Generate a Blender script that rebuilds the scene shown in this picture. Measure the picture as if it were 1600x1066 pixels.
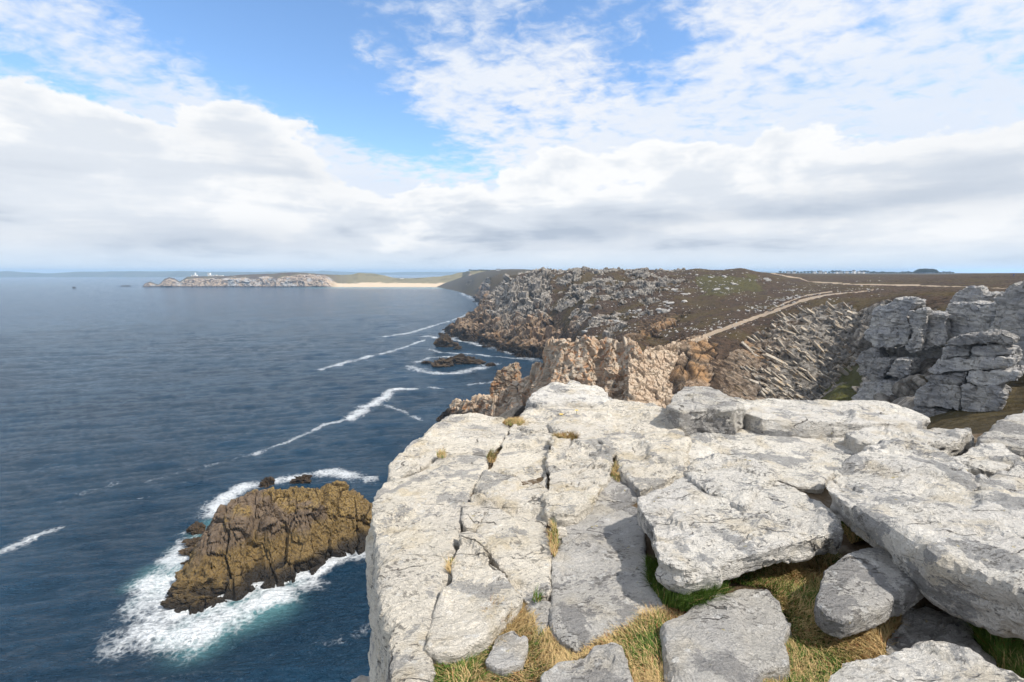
import bpy, bmesh, math, random
import numpy as np
from mathutils import Vector

random.seed(7)
rng = np.random.default_rng(7)
S = bpy.context.scene
for o in list(bpy.data.objects):
    bpy.data.objects.remove(o)

# ------------------------------------------------------------------ camera
F = 17.0 / 36.0 * 1600.0
PITCH = math.radians(8.14)
CP, SP = math.cos(PITCH), math.sin(PITCH)
EYE = 60.0
cam_d = bpy.data.cameras.new("camera")
cam_d.lens = 17.0
cam_d.sensor_width = 36.0
cam_d.clip_start = 0.05
cam_d.clip_end = 60000.0
cam = bpy.data.objects.new("camera", cam_d)
S.collection.objects.link(cam)
cam.location = (0, 0, EYE)
cam.rotation_euler = (math.radians(90) - PITCH, 0, 0)
S.camera = cam

# ------------------------------------------------------------------ view
S.view_settings.view_transform = 'Standard'
S.view_settings.look = 'None'
S.view_settings.exposure = 0.2
S.view_settings.gamma = 1.0
S.view_settings.use_curve_mapping = False
S.cycles.max_bounces = 5
S.cycles.diffuse_bounces = 2
S.cycles.glossy_bounces = 2
S.cycles.volume_bounces = 0
S.cycles.caustics_reflective = False
S.cycles.caustics_refractive = False
S.cycles.use_denoising = True
S.cycles.use_adaptive_sampling = True
S.cycles.adaptive_threshold = 0.03

# ------------------------------------------------------------------ sun
SUN_EL, SUN_AZ = 50.0, 112.0          # azimuth measured from +Y towards +X
sd = Vector((math.sin(math.radians(SUN_AZ)) * math.cos(math.radians(SUN_EL)),
             math.cos(math.radians(SUN_AZ)) * math.cos(math.radians(SUN_EL)),
             math.sin(math.radians(SUN_EL))))
sl = bpy.data.lights.new("sun", 'SUN')
sl.energy = 4.8
sl.angle = math.radians(1.2)
sl.color = (1.0, 0.95, 0.87)
so = bpy.data.objects.new("sun", sl)
S.collection.objects.link(so)
so.rotation_euler = sd.to_track_quat('Z', 'Y').to_euler()

# ------------------------------------------------------------------ node helper
class NT:
    def __init__(self, tree):
        self.t = tree
        tree.nodes.clear()
    def n(self, typ, **kw):
        nd = self.t.nodes.new(typ)
        for k, v in kw.items():
            setattr(nd, k, v)
        return nd
    def put(self, sock, v):
        if v is None:
            return
        if isinstance(v, bpy.types.NodeSocket):
            self.t.links.new(v, sock)
        else:
            if sock.type == 'RGBA' and len(v) == 3:
                v = (*v, 1)
            sock.default_value = v
    def math(self, op, a, b=None, c=None, clamp=False):
        nd = self.n('ShaderNodeMath', operation=op)
        nd.use_clamp = clamp
        for i, v in enumerate((a, b, c)):
            self.put(nd.inputs[i], v)
        return nd.outputs[0]
    def vmath(self, op, a, b=None):
        nd = self.n('ShaderNodeVectorMath', operation=op)
        self.put(nd.inputs[0], a)
        if b is not None:
            self.put(nd.inputs[1], b)
        return nd.outputs['Value'] if op in ('DOT_PRODUCT', 'LENGTH') else nd.outputs[0]
    def noise(self, vec, scale, detail=4, rough=0.55, dist=0.0, out=0):
        nd = self.n('ShaderNodeTexNoise')
        self.put(nd.inputs['Vector'], vec)
        nd.inputs['Scale'].default_value = scale
        nd.inputs['Detail'].default_value = detail
        nd.inputs['Roughness'].default_value = rough
        nd.inputs['Distortion'].default_value = dist
        return nd.outputs[out]
    def voro(self, vec, scale, feature='F1', out='Distance'):
        nd = self.n('ShaderNodeTexVoronoi', feature=feature)
        self.put(nd.inputs['Vector'], vec)
        nd.inputs['Scale'].default_value = scale
        return nd.outputs[out]
    def ramp(self, x, lo, hi, a=0.0, b=1.0, smooth=True):
        nd = self.n('ShaderNodeMapRange')
        nd.interpolation_type = 'SMOOTHSTEP' if smooth else 'LINEAR'
        nd.clamp = True
        self.put(nd.inputs['Value'], x)
        nd.inputs['From Min'].default_value = lo
        nd.inputs['From Max'].default_value = hi
        nd.inputs['To Min'].default_value = a
        nd.inputs['To Max'].default_value = b
        return nd.outputs[0]
    def mix(self, fac, a, b, mode='MIX'):
        nd = self.n('ShaderNodeMix', data_type='RGBA', blend_type=mode)
        self.put(nd.inputs[0], fac)
        self.put(nd.inputs[6], a)
        self.put(nd.inputs[7], b)
        return nd.outputs[2]
    def mapping(self, vec, scale=(1, 1, 1), rot=(0, 0, 0), loc=(0, 0, 0)):
        nd = self.n('ShaderNodeMapping')
        self.put(nd.inputs['Vector'], vec)
        nd.inputs['Scale'].default_value = scale
        nd.inputs['Rotation'].default_value = rot
        nd.inputs['Location'].default_value = loc
        return nd.outputs[0]
    def attr(self, name):
        nd = self.n('ShaderNodeAttribute')
        nd.attribute_name = name
        return nd.outputs['Fac']
    def bump(self, h, strength=0.5, dist=0.05, normal=None):
        nd = self.n('ShaderNodeBump')
        self.put(nd.inputs['Height'], h)
        nd.inputs['Strength'].default_value = strength
        nd.inputs['Distance'].default_value = dist
        if normal is not None:
            self.put(nd.inputs['Normal'], normal)
        return nd.outputs[0]

def ray(px, py):
    a = (px - 800.0) / F
    v = (533.0 - py) / F
    return np.array([a, CP + SP * v, -SP + CP * v])

# ------------------------------------------------------------------ world: sky with broken cloud
w = bpy.data.worlds.new("World")
S.world = w
w.use_nodes = True
t = NT(w.node_tree)
tc = t.n('ShaderNodeTexCoord').outputs['Generated']
sky = t.n('ShaderNodeTexSky', sky_type='NISHITA')
sky.sun_disc = False
sky.sun_elevation = math.radians(SUN_EL)
sky.sun_rotation = math.radians(SUN_AZ)
sky.air_density = 1.0
sky.dust_density = 0.3
sky.ozone_density = 2.0
sep = t.n('ShaderNodeSeparateXYZ')
t.put(sep.inputs[0], tc)
X, Y, Z = sep.outputs
zc = t.math('MAXIMUM', Z, 0.0)
# flat cloud-deck coordinates (clouds live on a plane overhead, so they compress to the horizon)
den = t.math('ADD', zc, 0.20)
comb = t.n('ShaderNodeCombineXYZ')
t.put(comb.inputs[0], t.math('DIVIDE', X, den))
t.put(comb.inputs[1], t.math('DIVIDE', Y, den))
deck = comb.outputs[0]
streak = t.mapping(deck, scale=(0.75, 1.05, 1), rot=(0, 0, math.radians(38)))
n_big = t.noise(deck, 0.8, 5, 0.55)
n_alto = t.noise(streak, 4.6, 6, 0.62, 0.3)
n_fine = t.noise(t.mapping(deck, scale=(0.8, 1.0, 1), rot=(0, 0, math.radians(38))), 15.0, 5, 0.6, 0.4)
puffv = t.mapping(tc, scale=(1, 1, 1.9))
n_puff = t.noise(puffv, 5.0, 8, 0.56, 0.15)
n_puff2 = t.noise(t.mapping(tc, scale=(1, 1, 3.6), loc=(3, 1, 2)), 3.3, 7, 0.55, 0.25)
def blob(px, py, wpx, hpx, rot=0.0):
    c = ray(px, py); c /= np.linalg.norm(c)
    e = np.array([c[1], -c[0], 0.0]); e /= np.linalg.norm(e)
    u = np.cross(e, c)
    cr, sr = math.cos(rot), math.sin(rot)
    a = (e * cr + u * sr) / (wpx / F)
    b = (-e * sr + u * cr) / (hpx / F)
    da = t.vmath('DOT_PRODUCT', tc, tuple(a))
    db = t.vmath('DOT_PRODUCT', tc, tuple(b))
    front = t.math('GREATER_THAN', t.vmath('DOT_PRODUCT', tc, tuple(c)), 0.0)
    d2 = t.math('ADD', t.math('MULTIPLY', da, da), t.math('MULTIPLY', db, db))
    return t.math('MULTIPLY', t.math('POWER', 2.718, t.math('MULTIPLY', d2, -1.0)), front)
def summed(items):
    r = None
    for it in items:
        b = t.math('MULTIPLY', blob(*it[:5]), it[5])
        r = b if r is None else t.math('ADD', r, b)
    return r
gaps = summed([(300, 25, 190, 50, -0.45, 0.62), (480, 105, 180, 46, -0.55, 0.54), (650, 215, 130, 34, -0.30, 0.54),
               (500, 10, 130, 60, 0, 0.5), (1010, 75, 70, 50, 0.4, 0.42), (880, 15, 170, 50, 0, 0.28),
               (60, 120, 130, 34, -0.45, 0.36), (800, 200, 60, 30, 0, 0.25)])
cover = t.math('ADD', 0.60, t.math('MULTIPLY', t.math('SUBTRACT', n_big, 0.5), 0.35))
cover = t.math('ADD', cover, t.math('MULTIPLY', t.math('SUBTRACT', n_alto, 0.5), 1.15))
cover = t.math('ADD', cover, t.math('MULTIPLY', t.math('SUBTRACT', n_fine, 0.5), 1.15))
cover = t.math('ADD', cover, t.ramp(Z, 0.36, 0.05, 0.0, 0.40))
cover = t.math('SUBTRACT', cover, gaps)
m_high = t.ramp(cover, 0.10, 0.74)
# lower heaped cloud bank: its top edge wanders with noise
bank_h = t.math('ADD', t.math('MULTIPLY', n_puff, 0.36), t.math('MULTIPLY', n_puff2, 0.16))
bank_top = t.math('ADD', t.math('ADD', bank_h, -0.10), summed([(370, 210, 100, 75, 0, 0.10), (490, 250, 80, 50, 0, 0.05), (150, 230, 220, 90, 0, 0.06), (1150, 230, 330, 90, 0, 0.08), (640, 250, 110, 60, 0, -0.07)]))
bk = t.math('SUBTRACT', bank_top, Z)
m_bank = t.ramp(bk, -0.004, 0.014)
# tone inside the bank: sunlit heaps above, blue-grey bases below
tone = t.math('ADD', t.math('MULTIPLY', n_puff2, 1.1), t.math('MULTIPLY', n_puff, 0.5))
flatn = t.noise(t.mapping(tc, scale=(1, 1, 7.0), loc=(1.3, 0.2, 0)), 3.0, 6, 0.55, 0.3)
tone = t.math('ADD', tone, t.math('MULTIPLY', flatn, 1.0))
lowz = t.ramp(Z, 0.20, 0.05)
dark = t.math('MULTIPLY', t.ramp(tone, 1.32, 1.62), lowz)
dark = t.math('ADD', dark, summed([(300, 368, 150, 20, 0.03, 0.55), (960, 352, 150, 22, 0.12, 0.60), (1450, 290, 220, 40, 0.15, 0.45), (430, 262, 130, 34, -0.3, 0.30), (1250, 330, 260, 16, 0.05, 0.35)]), clamp=True)
dark = t.math('MULTIPLY', dark, t.ramp(flatn, 0.25, 0.60, 0.35, 1.0))
SC = 10.0
c_high = t.mix(t.ramp(n_big, 0.35, 0.65), (0.68 * SC, 0.75 * SC, 0.86 * SC), (0.80 * SC, 0.82 * SC, 0.86 * SC))
c_bank = t.mix(t.ramp(t.math('ADD', tone, t.ramp(bk, 0.0, 0.10, -0.32, 0.06)), 1.02, 1.42), (0.87 * SC, 0.875 * SC, 0.88 * SC), (0.69 * SC, 0.73 * SC, 0.785 * SC))
c_bank = t.mix(dark, c_bank, (0.44 * SC, 0.50 * SC, 0.59 * SC))
low = t.ramp(Z, 0.055, 0.0)
c_bank = t.mix(t.math('MULTIPLY', low, 0.75), c_bank, (0.66 * SC, 0.76 * SC, 0.86 * SC))
blue = t.mix(1.0, sky.outputs[0], (1.6, 1.85, 2.05), 'MULTIPLY')
col = t.mix(m_high, blue, c_high)
col = t.mix(m_bank, col, c_bank)
bg = t.n('ShaderNodeBackground')
t.put(bg.inputs['Color'], col)
bg.inputs['Strength'].default_value = 0.1
t.put(t.n('ShaderNodeOutputWorld').inputs['Surface'], bg.outputs[0])

# ------------------------------------------------------------------ numpy noise
def _h(ix, iy, iz, s):
    with np.errstate(over='ignore'):
        h = (ix.astype(np.int64) * 374761393 + iy.astype(np.int64) * 668265263 + iz.astype(np.int64) * 1442695041 + s * 974711393)
        h = (h & 0xffffffff).astype(np.uint32)
        h = (h ^ (h >> np.uint32(15))) * np.uint32(2246822519)
        h = (h ^ (h >> np.uint32(13))) * np.uint32(3266489917)
        h = h ^ (h >> np.uint32(16))
    return h.astype(np.float64) / 4294967296.0

def vnoise(P, s=0):
    i = np.floor(P).astype(np.int64)
    f = P - i
    u = f * f * f * (f * (f * 6 - 15) + 10)
    r = np.zeros(len(P))
    for dx in (0, 1):
        wx = u[:, 0] if dx else 1 - u[:, 0]
        for dy in (0, 1):
            wy = u[:, 1] if dy else 1 - u[:, 1]
            for dz in (0, 1):
                wz = u[:, 2] if dz else 1 - u[:, 2]
                r += wx * wy * wz * _h(i[:, 0] + dx, i[:, 1] + dy, i[:, 2] + dz, s)
    return r * 2 - 1

_R = np.array([[0.0, 0.8, 0.6], [-0.8, 0.36, -0.48], [-0.6, -0.48, 0.64]])
def fbm(P, octaves=4, gain=0.5, s=0):
    a, tot, r = 1.0, 0.0, np.zeros(len(P))
    Q = P.copy()
    for k in range(octaves):
        r += a * vnoise(Q, s + k)
        tot += a
        a *= gain
        Q = (Q @ _R) * 2.03 + 17.3
    return r / tot

def blocks(P, s=0, jit=0.8):
    """boxy cells: (facet value, distance to the joint)"""
    i = np.floor(P).astype(np.int64)
    f1 = np.full(len(P), 9.0); f2 = np.full(len(P), 9.0)
    val = np.zeros(len(P))
    for dx in (-1, 0, 1):
        for dy in (-1, 0, 1):
            for dz in (-1, 0, 1):
                cx, cy, cz = i[:, 0] + dx, i[:, 1] + dy, i[:, 2] + dz
                ox = cx + 0.5 + (_h(cx, cy, cz, s) - 0.5) * jit - P[:, 0]
                oy = cy + 0.5 + (_h(cx, cy, cz, s + 1) - 0.5) * jit - P[:, 1]
                oz = cz + 0.5 + (_h(cx, cy, cz, s + 2) - 0.5) * jit - P[:, 2]
                d = np.maximum(np.maximum(abs(ox), abs(oy)), abs(oz)) * 0.7 + 0.3 * np.sqrt(ox * ox + oy * oy + oz * oz)
                h = _h(cx, cy, cz, s + 3) - 0.5
                v = h + 0.7 * (ox * (_h(cx, cy, cz, s + 4) - 0.5) + oy * (_h(cx, cy, cz, s + 5) - 0.5) + oz * (_h(cx, cy, cz, s + 6) - 0.5))
                n1 = d < f1
                f2 = np.where(n1, f1, np.minimum(f2, d))
                val = np.where(n1, v, val)
                f1 = np.where(n1, d, f1)
    return val, f2 - f1

def rotz(P, a, b=0.0):
    c, s_ = math.cos(a), math.sin(a)
    Q = np.stack([P[:, 0] * c - P[:, 1] * s_, P[:, 0] * s_ + P[:, 1] * c, P[:, 2]], 1)
    if b:
        c, s_ = math.cos(b), math.sin(b)
        Q = np.stack([Q[:, 0] * c - Q[:, 2] * s_, Q[:, 1], Q[:, 0] * s_ + Q[:, 2] * c], 1)
    return Q

def smooth01(x, a, b):
    u = np.clip((x - a) / (b - a), 0, 1)
    return u * u * (3 - 2 * u)

def project(P):
    x, y, z = P[:, 0], P[:, 1], P[:, 2] - EYE
    dep = y * CP - z * SP
    up = y * SP + z * CP
    return 800 + F * x / dep, 533 - F * up / dep

def W(px, py, d):
    r = ray(px, py)
    k = d / r[1]
    return np.array([r[0] * k, d, EYE + r[2] * k])

def WZ(px, py, z):
    r = ray(px, py)
    k = (z - EYE) / r[2]
    return np.array([r[0] * k, r[1] * k, z])

def WP(px, py, pl):
    """pixel ray onto plane z = EYE + z0 + gx x + gy y"""
    z0, gx, gy = pl
    r = ray(px, py)
    k = z0 / (r[2] - gx * r[0] - gy * r[1])
    return np.array([r[0] * k, r[1] * k, EYE + r[2] * k])

def inpoly(x, y, poly):
    ins = np.zeros(len(x), bool)
    n = len(poly)
    for i in range(n):
        x0, y0 = poly[i]; x1, y1 = poly[(i + 1) % n]
        c = ((y0 > y) != (y1 > y)) & (x < (x1 - x0) * (y - y0) / (y1 - y0 + 1e-12) + x0)
        ins ^= c
    return ins

def polydist(x, y, pts, closed=False):
    d = np.full(len(x), 1e9)
    n = len(pts)
    for i in range(n if closed else n - 1):
        ax, ay = pts[i][:2]; bx, by = pts[(i + 1) % n][:2]
        vx, vy = bx - ax, by - ay
        u = np.clip(((x - ax) * vx + (y - ay) * vy) / (vx * vx + vy * vy + 1e-12), 0, 1)
        d = np.minimum(d, np.hypot(x - ax - u * vx, y - ay - u * vy))
    return d

class TPS:
    def __init__(self, uv, z, lam=1e-4):
        n = len(uv)
        self.c = uv
        d = np.linalg.norm(uv[:, None] - uv[None], axis=2)
        K = np.where(d > 0, d * d * np.log(d + 1e-12), 0) + lam * np.eye(n)
        Pm = np.hstack([np.ones((n, 1)), uv])
        A = np.zeros((n + 3, n + 3))
        A[:n, :n] = K; A[:n, n:] = Pm; A[n:, :n] = Pm.T
        self.w = np.linalg.solve(A, np.concatenate([z, np.zeros(3)]))
    def __call__(self, uv):
        out = np.zeros(len(uv))
        for k in range(0, len(uv), 50000):
            q = uv[k:k + 50000]
            d2 = ((q[:, None] - self.c[None]) ** 2).sum(2)
            out[k:k + 50000] = (0.5 * d2 * np.log(d2 + 1e-20)) @ self.w[:len(self.c)] + self.w[-3] + q @ self.w[-2:]
        return out

# ------------------------------------------------------------------ object helpers
COL = S.collection
def mesh_np(name, V, faces, smooth=False):
    me = bpy.data.meshes.new(name)
    V = np.asarray(V, np.float32)
    faces = np.asarray(faces, np.int32)
    k = faces.shape[1]
    me.vertices.add(len(V)); me.vertices.foreach_set('co', V.ravel())
    me.loops.add(faces.size); me.loops.foreach_set('vertex_index', faces.ravel())
    me.polygons.add(len(faces))
    me.polygons.foreach_set('loop_start', np.arange(0, faces.size, k, dtype=np.int32))
    me.polygons.foreach_set('use_smooth', np.full(len(faces), smooth))
    me.update(calc_edges=True)
    me.validate()
    return me

def fattr(me, name, vals):
    a = me.attributes.new(name, 'FLOAT', 'POINT')
    a.data.foreach_set('value', np.asarray(vals, np.float32))

def obj(name, me, mat=None, parent=None, **props):
    o = bpy.data.objects.new(name, me)
    COL.objects.link(o)
    if mat is not None and me is not None and not me.materials:
        me.materials.append(mat)
    if parent is not None:
        o.parent = parent
    for k, v in props.items():
        o[k] = v
    return o

def grid_faces(nu, nv, keep=None):
    a = np.arange(nu * nv).reshape(nu, nv)
    f = np.stack([a[:-1, :-1], a[1:, :-1], a[1:, 1:], a[:-1, 1:]], -1).reshape(-1, 4)
    return f if keep is None else f[keep[f].any(1)]

def compact(V, f, *attrs):
    used = np.unique(f)
    m = np.full(len(V), -1); m[used] = np.arange(len(used))
    return (V[used], m[f]) + tuple(a[used] for a in attrs)

def normals_of(V, f):
    n = np.cross(V[f[:, 2]] - V[f[:, 0]], V[f[:, 3 if f.shape[1] == 4 else 1]] - V[f[:, 1 if f.shape[1] == 4 else 0]])
    N = np.zeros_like(V)
    for k in range(f.shape[1]):
        np.add.at(N, f[:, k], n)
    return N / (np.linalg.norm(N, axis=1, keepdims=True) + 1e-12)

def material(name):
    m = bpy.data.materials.new(name)
    m.use_nodes = True
    return m, NT(m.node_tree)

def finish(nt, color, rough=0.9, normal=None, spec=0.3, **extra):
    b = nt.n('ShaderNodeBsdfPrincipled')
    nt.put(b.inputs['Base Color'], color)
    nt.put(b.inputs['Roughness'], rough)
    nt.put(b.inputs['Specular IOR Level'], spec)
    if normal is not None:
        nt.put(b.inputs['Normal'], normal)
    for k, v in extra.items():
        nt.put(b.inputs[k], v)
    nt.put(nt.n('ShaderNodeOutputMaterial').inputs['Surface'], b.outputs[0])
    return b

def gpos(nt):
    return nt.n('ShaderNodeNewGeometry').outputs['Position']

# ------------------------------------------------------------------ materials
def mat_near_rock(name, cream, grey, amount_grey, stain=0.35):
    m, n = material(name)
    p = gpos(n)
    pw_ = n.vmath('ADD', p, n.mapping(n.noise(p, 1.1, 3, 0.5, 0.0, 1), scale=(0.35, 0.35, 0.35)))
    fol = n.mapping(pw_, scale=(1.0, 2.2, 2.6), rot=(0.25, 0.2, math.radians(-28)))
    big = n.noise(p, 1.3, 4, 0.6)
    mid = n.noise(fol, 6.0, 6, 0.65, 0.6)
    fine = n.noise(fol, 26.0, 5, 0.7, 0.4)
    grain = n.noise(p, 140.0, 3, 0.7)
    col = n.mix(n.ramp(big, 0.3, 0.7), cream, tuple(c * k for c, k in zip(cream, (0.90, 0.91, 0.95))))
    col = n.mix(n.math('MULTIPLY', n.ramp(n.noise(p, 3.1, 5, 0.6), 0.50, 0.66), stain), col, (0.56, 0.46, 0.30))
    # grey lichen sheets with ragged rims
    lich = n.math('ADD', n.noise(p, 2.2, 7, 0.66, 0.5), n.math('MULTIPLY', n.math('SUBTRACT', fine, 0.5), 0.22))
    lm = n.ramp(lich, 0.585 - amount_grey, 0.615 - amount_grey)
    col = n.mix(n.math('MULTIPLY', lm, 0.85), col, grey)
    # pale crust rosettes
    vd = n.voro(n.mapping(p, loc=(5, 3, 1)), 13.0)
    ros = n.math('MULTIPLY', n.ramp(n.math('ADD', vd, n.math('MULTIPLY', fine, 0.35)), 0.50, 0.42), n.ramp(mid, 0.45, 0.6))
    col = n.mix(n.math('MULTIPLY', ros, 0.55), col, (0.70, 0.69, 0.66))
    # dark flecks lying along the foliation
    fl = n.ramp(n.math('ADD', n.math('MULTIPLY', fine, 0.6), n.math('MULTIPLY', mid, 0.4)), 0.525, 0.60)
    fl = n.math('MULTIPLY', fl, n.ramp(n.noise(p, 2.0, 4, 0.6), 0.36, 0.62, 0.25, 1.0))
    col = n.mix(n.math('MULTIPLY', fl, 0.78), col, (0.13, 0.122, 0.112))
    blk = n.ramp(n.noise(p, 8.5, 6, 0.7, 0.8), 0.655, 0.70)
    col = n.mix(n.math('MULTIPLY', blk, 0.85), col, (0.045, 0.04, 0.035))
    # hairline fissures, broken along their length
    wp = n.vmath('ADD', n.mapping(p, scale=(0.45, 1.7, 1.7), rot=(0.2, 0.1, math.radians(-28))), n.mapping(n.noise(p, 5.0, 4, 0.65, 0.0, 1), scale=(0.10, 0.10, 0.10)))
    ck = n.math('MULTIPLY', n.ramp(n.voro(wp, 2.0, 'DISTANCE_TO_EDGE'), 0.012, 0.002), n.ramp(n.noise(p, 2.6, 3, 0.6), 0.52, 0.60))
    col = n.mix(n.math('MULTIPLY', ck, 0.7), col, (0.06, 0.05, 0.04))
    yl = n.math('MULTIPLY', n.ramp(n.noise(p, 17.0, 3, 0.6), 0.66, 0.72), n.ramp(big, 0.45, 0.6))
    col = n.mix(n.math('MULTIPLY', yl, 0.7), col, (0.52, 0.42, 0.16))
    col = n.mix(1.0, col, n.mix(n.ramp(grain, 0.2, 0.8), (0.78, 0.78, 0.78), (1.15, 1.15, 1.15)), 'MULTIPLY')
    h = n.math('ADD', n.math('MULTIPLY', mid, 0.9), n.math('ADD', n.math('MULTIPLY', fine, 0.55), n.math('MULTIPLY', grain, 0.10)))
    h = n.math('SUBTRACT', h, n.math('MULTIPLY', fl, 0.25))
    h = n.math('SUBTRACT', h, n.math('MULTIPLY', ck, 0.6))
    finish(n, col, 0.92, n.bump(h, 1.0, 0.075), 0.2)
    return m

M_CREAM = mat_near_rock("cream_lichen_rock", (0.74, 0.675, 0.565), (0.36, 0.345, 0.325), 0.028, 0.55)
M_WHITE = mat_near_rock("white_lichen_rock", (0.75, 0.705, 0.625), (0.32, 0.315, 0.31), 0.045, 0.4)
M_GREYN = mat_near_rock("grey_lichen_rock", (0.54, 0.51, 0.46), (0.27, 0.26, 0.25), 0.06, 0.25)

def mat_far_rock(name, a, b, c, scale=1.0, tide=False, ochre=None):
    m, n = material(name)
    p = gpos(n)
    q = n.mapping(p, scale=(scale,) * 3)
    bed = n.mapping(q, scale=(0.5, 0.5, 2.4), rot=(0.15, 0.2, 0.3))
    n1 = n.noise(q, 0.18, 5, 0.6)
    n2 = n.noise(bed, 0.7, 6, 0.68, 0.5)
    n3 = n.noise(q, 3.2, 5, 0.7)
    col = n.mix(n.ramp(n1, 0.36, 0.64), a, b)
    col = n.mix(n.math('MULTIPLY', n.ramp(n2, 0.50, 0.66), 0.8), col, c)
    if ochre:
        col = n.mix(n.math('MULTIPLY', n.ramp(n.noise(q, 0.33, 5, 0.65), 0.52, 0.64), 0.8), col, ochre)
    col = n.mix(n.math('MULTIPLY', n.ramp(n3, 0.56, 0.68), 0.75), col, (0.06, 0.055, 0.05))
    rnd = n.n('ShaderNodeObjectInfo').outputs['Random']
    col = n.mix(1.0, col, n.mix(rnd, (0.72, 0.70, 0.68), (1.18, 1.16, 1.14)), 'MULTIPLY')
    if tide:
        zz = n.n('ShaderNodeSeparateXYZ'); n.put(zz.inputs[0], p)
        z = n.math('ADD', zz.outputs[2], n.math('MULTIPLY', n.math('SUBTRACT', n1, 0.5), 7.0))
        col = n.mix(n.ramp(z, 7.5, 3.0), col, (0.032, 0.023, 0.015))
    h = n.math('ADD', n2, n.math('MULTIPLY', n3, 0.4))
    finish(n, col, 0.92, n.bump(h, 0.9, 0.5 / scale), 0.2)
    return m

M_CRAG = mat_far_rock("grey_crag_rock", (0.27, 0.27, 0.275), (0.40, 0.385, 0.36), (0.17, 0.17, 0.175), 3.0)
M_FIN = mat_far_rock("warm_ridge_rock", (0.39, 0.29, 0.20), (0.44, 0.385, 0.31), (0.26, 0.15, 0.085), 1.4, tide=True, ochre=(0.42, 0.20, 0.08))
M_PINK = mat_far_rock("pink_slab_rock", (0.50, 0.385, 0.28), (0.52, 0.43, 0.33), (0.36, 0.25, 0.165), 1.4)
M_SKERRY = mat_far_rock("wet_dark_rock", (0.05, 0.036, 0.022), (0.075, 0.05, 0.028), (0.028, 0.021, 0.015), 1.5)
M_STONE = mat_far_rock("pale_heath_stone", (0.34, 0.33, 0.315), (0.44, 0.425, 0.40), (0.22, 0.215, 0.21), 2.5)

# sea stack: bare brown blocks on top, ochre weed belt, black wet foot
M_STACK, n = material("sea_stack_rock")
p = gpos(n)
zz = n.n('ShaderNodeSeparateXYZ'); n.put(zz.inputs[0], p)
n1 = n.noise(p, 0.16, 5, 0.6); n2 = n.noise(n.mapping(p, scale=(1.4, 1.4, 0.45)), 0.9, 6, 0.68, 0.3); n3 = n.noise(p, 2.6, 5, 0.72)
zt = n.math('ADD', zz.outputs[2], n.math('MULTIPLY', n.math('SUBTRACT', n1, 0.5), 9.0))
och = n.attr('ochre')
col = n.mix(n.ramp(n2, 0.4, 0.62), (0.165, 0.118, 0.078), (0.095, 0.066, 0.043))
wd = n.mix(n.ramp(n3, 0.42, 0.60), (0.245, 0.165, 0.058), (0.075, 0.048, 0.021))
col = n.mix(och, col, wd)
col = n.mix(n.ramp(zt, 7.4, 5.2), col, n.mix(0.5, wd, (0.14, 0.092, 0.036)))
col = n.mix(n.ramp(n.math('ADD', zz.outputs[2], n.math('MULTIPLY', n.math('SUBTRACT', n3, 0.5), 2.2)), 2.6, 0.7), col, (0.020, 0.015, 0.010))
col = n.mix(n.math('MULTIPLY', n.ramp(n3, 0.60, 0.70), 0.75), col, (0.018, 0.014, 0.010))
finish(n, col, 0.75, n.bump(n.math('ADD', n2, n.math('MULTIPLY', n3, 0.6)), 0.9, 0.4), 0.3)

# heath land: heather, turf, bare path, rock by attributes stored on the ground itself
M_LAND, n = material("heath_and_rock")
p = gpos(n)
rock, path, warm, turf = n.attr('rock'), n.attr('path'), n.attr('warm'), n.attr('turf')
joint = n.attr('joint')
a1 = n.noise(p, 0.05, 5, 0.6); a2 = n.noise(p, 0.45, 6, 0.7); a3 = n.noise(p, 1.9, 4, 0.7)
heath = n.mix(n.ramp(a2, 0.36, 0.62), (0.030, 0.021, 0.014), (0.080, 0.052, 0.034))
heath = n.mix(n.math('MULTIPLY', n.ramp(a1, 0.45, 0.62), 0.55), heath, (0.082, 0.062, 0.022))
heath = n.mix(n.ramp(a3, 0.58, 0.72), heath, (0.135, 0.095, 0.062))
heath = n.mix(n.math('MULTIPLY', turf, n.ramp(a2, 0.2, 0.6)), heath, (0.078, 0.078, 0.022))
b1 = n.noise(n.mapping(p, scale=(0.8, 0.8, 0.8)), 0.09, 5, 0.6); b2 = n.noise(n.mapping(p, scale=(1.3, 1.3, 0.5)), 0.55, 6, 0.7, 0.4); b3 = n.noise(p, 1.6, 5, 0.72)
rg = n.mix(n.ramp(b2, 0.38, 0.62), (0.37, 0.335, 0.29), (0.145, 0.125, 0.104))
rw = n.mix(n.ramp(b2, 0.38, 0.62), (0.32, 0.235, 0.16), (0.16, 0.105, 0.066))
rw = n.mix(n.ramp(b1, 0.50, 0.64), rw, (0.33, 0.195, 0.095))
rc = n.mix(warm, rg, rw)
rc = n.mix(n.math('MULTIPLY', n.ramp(b3, 0.57, 0.68), 0.8), rc, (0.055, 0.048, 0.040))
rc = n.mix(n.math('MULTIPLY', joint, 0.75), rc, (0.035, 0.030, 0.025))
zz = n.n('ShaderNodeSeparateXYZ'); n.put(zz.inputs[0], p)
ztide = n.math('ADD', zz.outputs[2], n.math('MULTIPLY', n.math('SUBTRACT', b1, 0.5), 14.0))
rc = n.mix(n.ramp(ztide, 10.0, 4.0), rc, (0.030, 0.022, 0.015))
col = n.mix(n.ramp(n.math('ADD', rock, n.math('MULTIPLY', n.math('SUBTRACT', a2, 0.5), 0.7)), 0.40, 0.56), heath, rc)
col = n.mix(n.ramp(n.math('ADD', path, n.math('MULTIPLY', n.math('SUBTRACT', a3, 0.5), 0.5)), 0.42, 0.62), col, (0.33, 0.26, 0.19))
hh = n.math('ADD', a2, n.math('ADD', n.math('MULTIPLY', a3, 0.6), n.math('MULTIPLY', b3, 0.3)))
finish(n, col, 0.95, n.bump(hh, 1.0, 0.6), 0.1)

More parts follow.
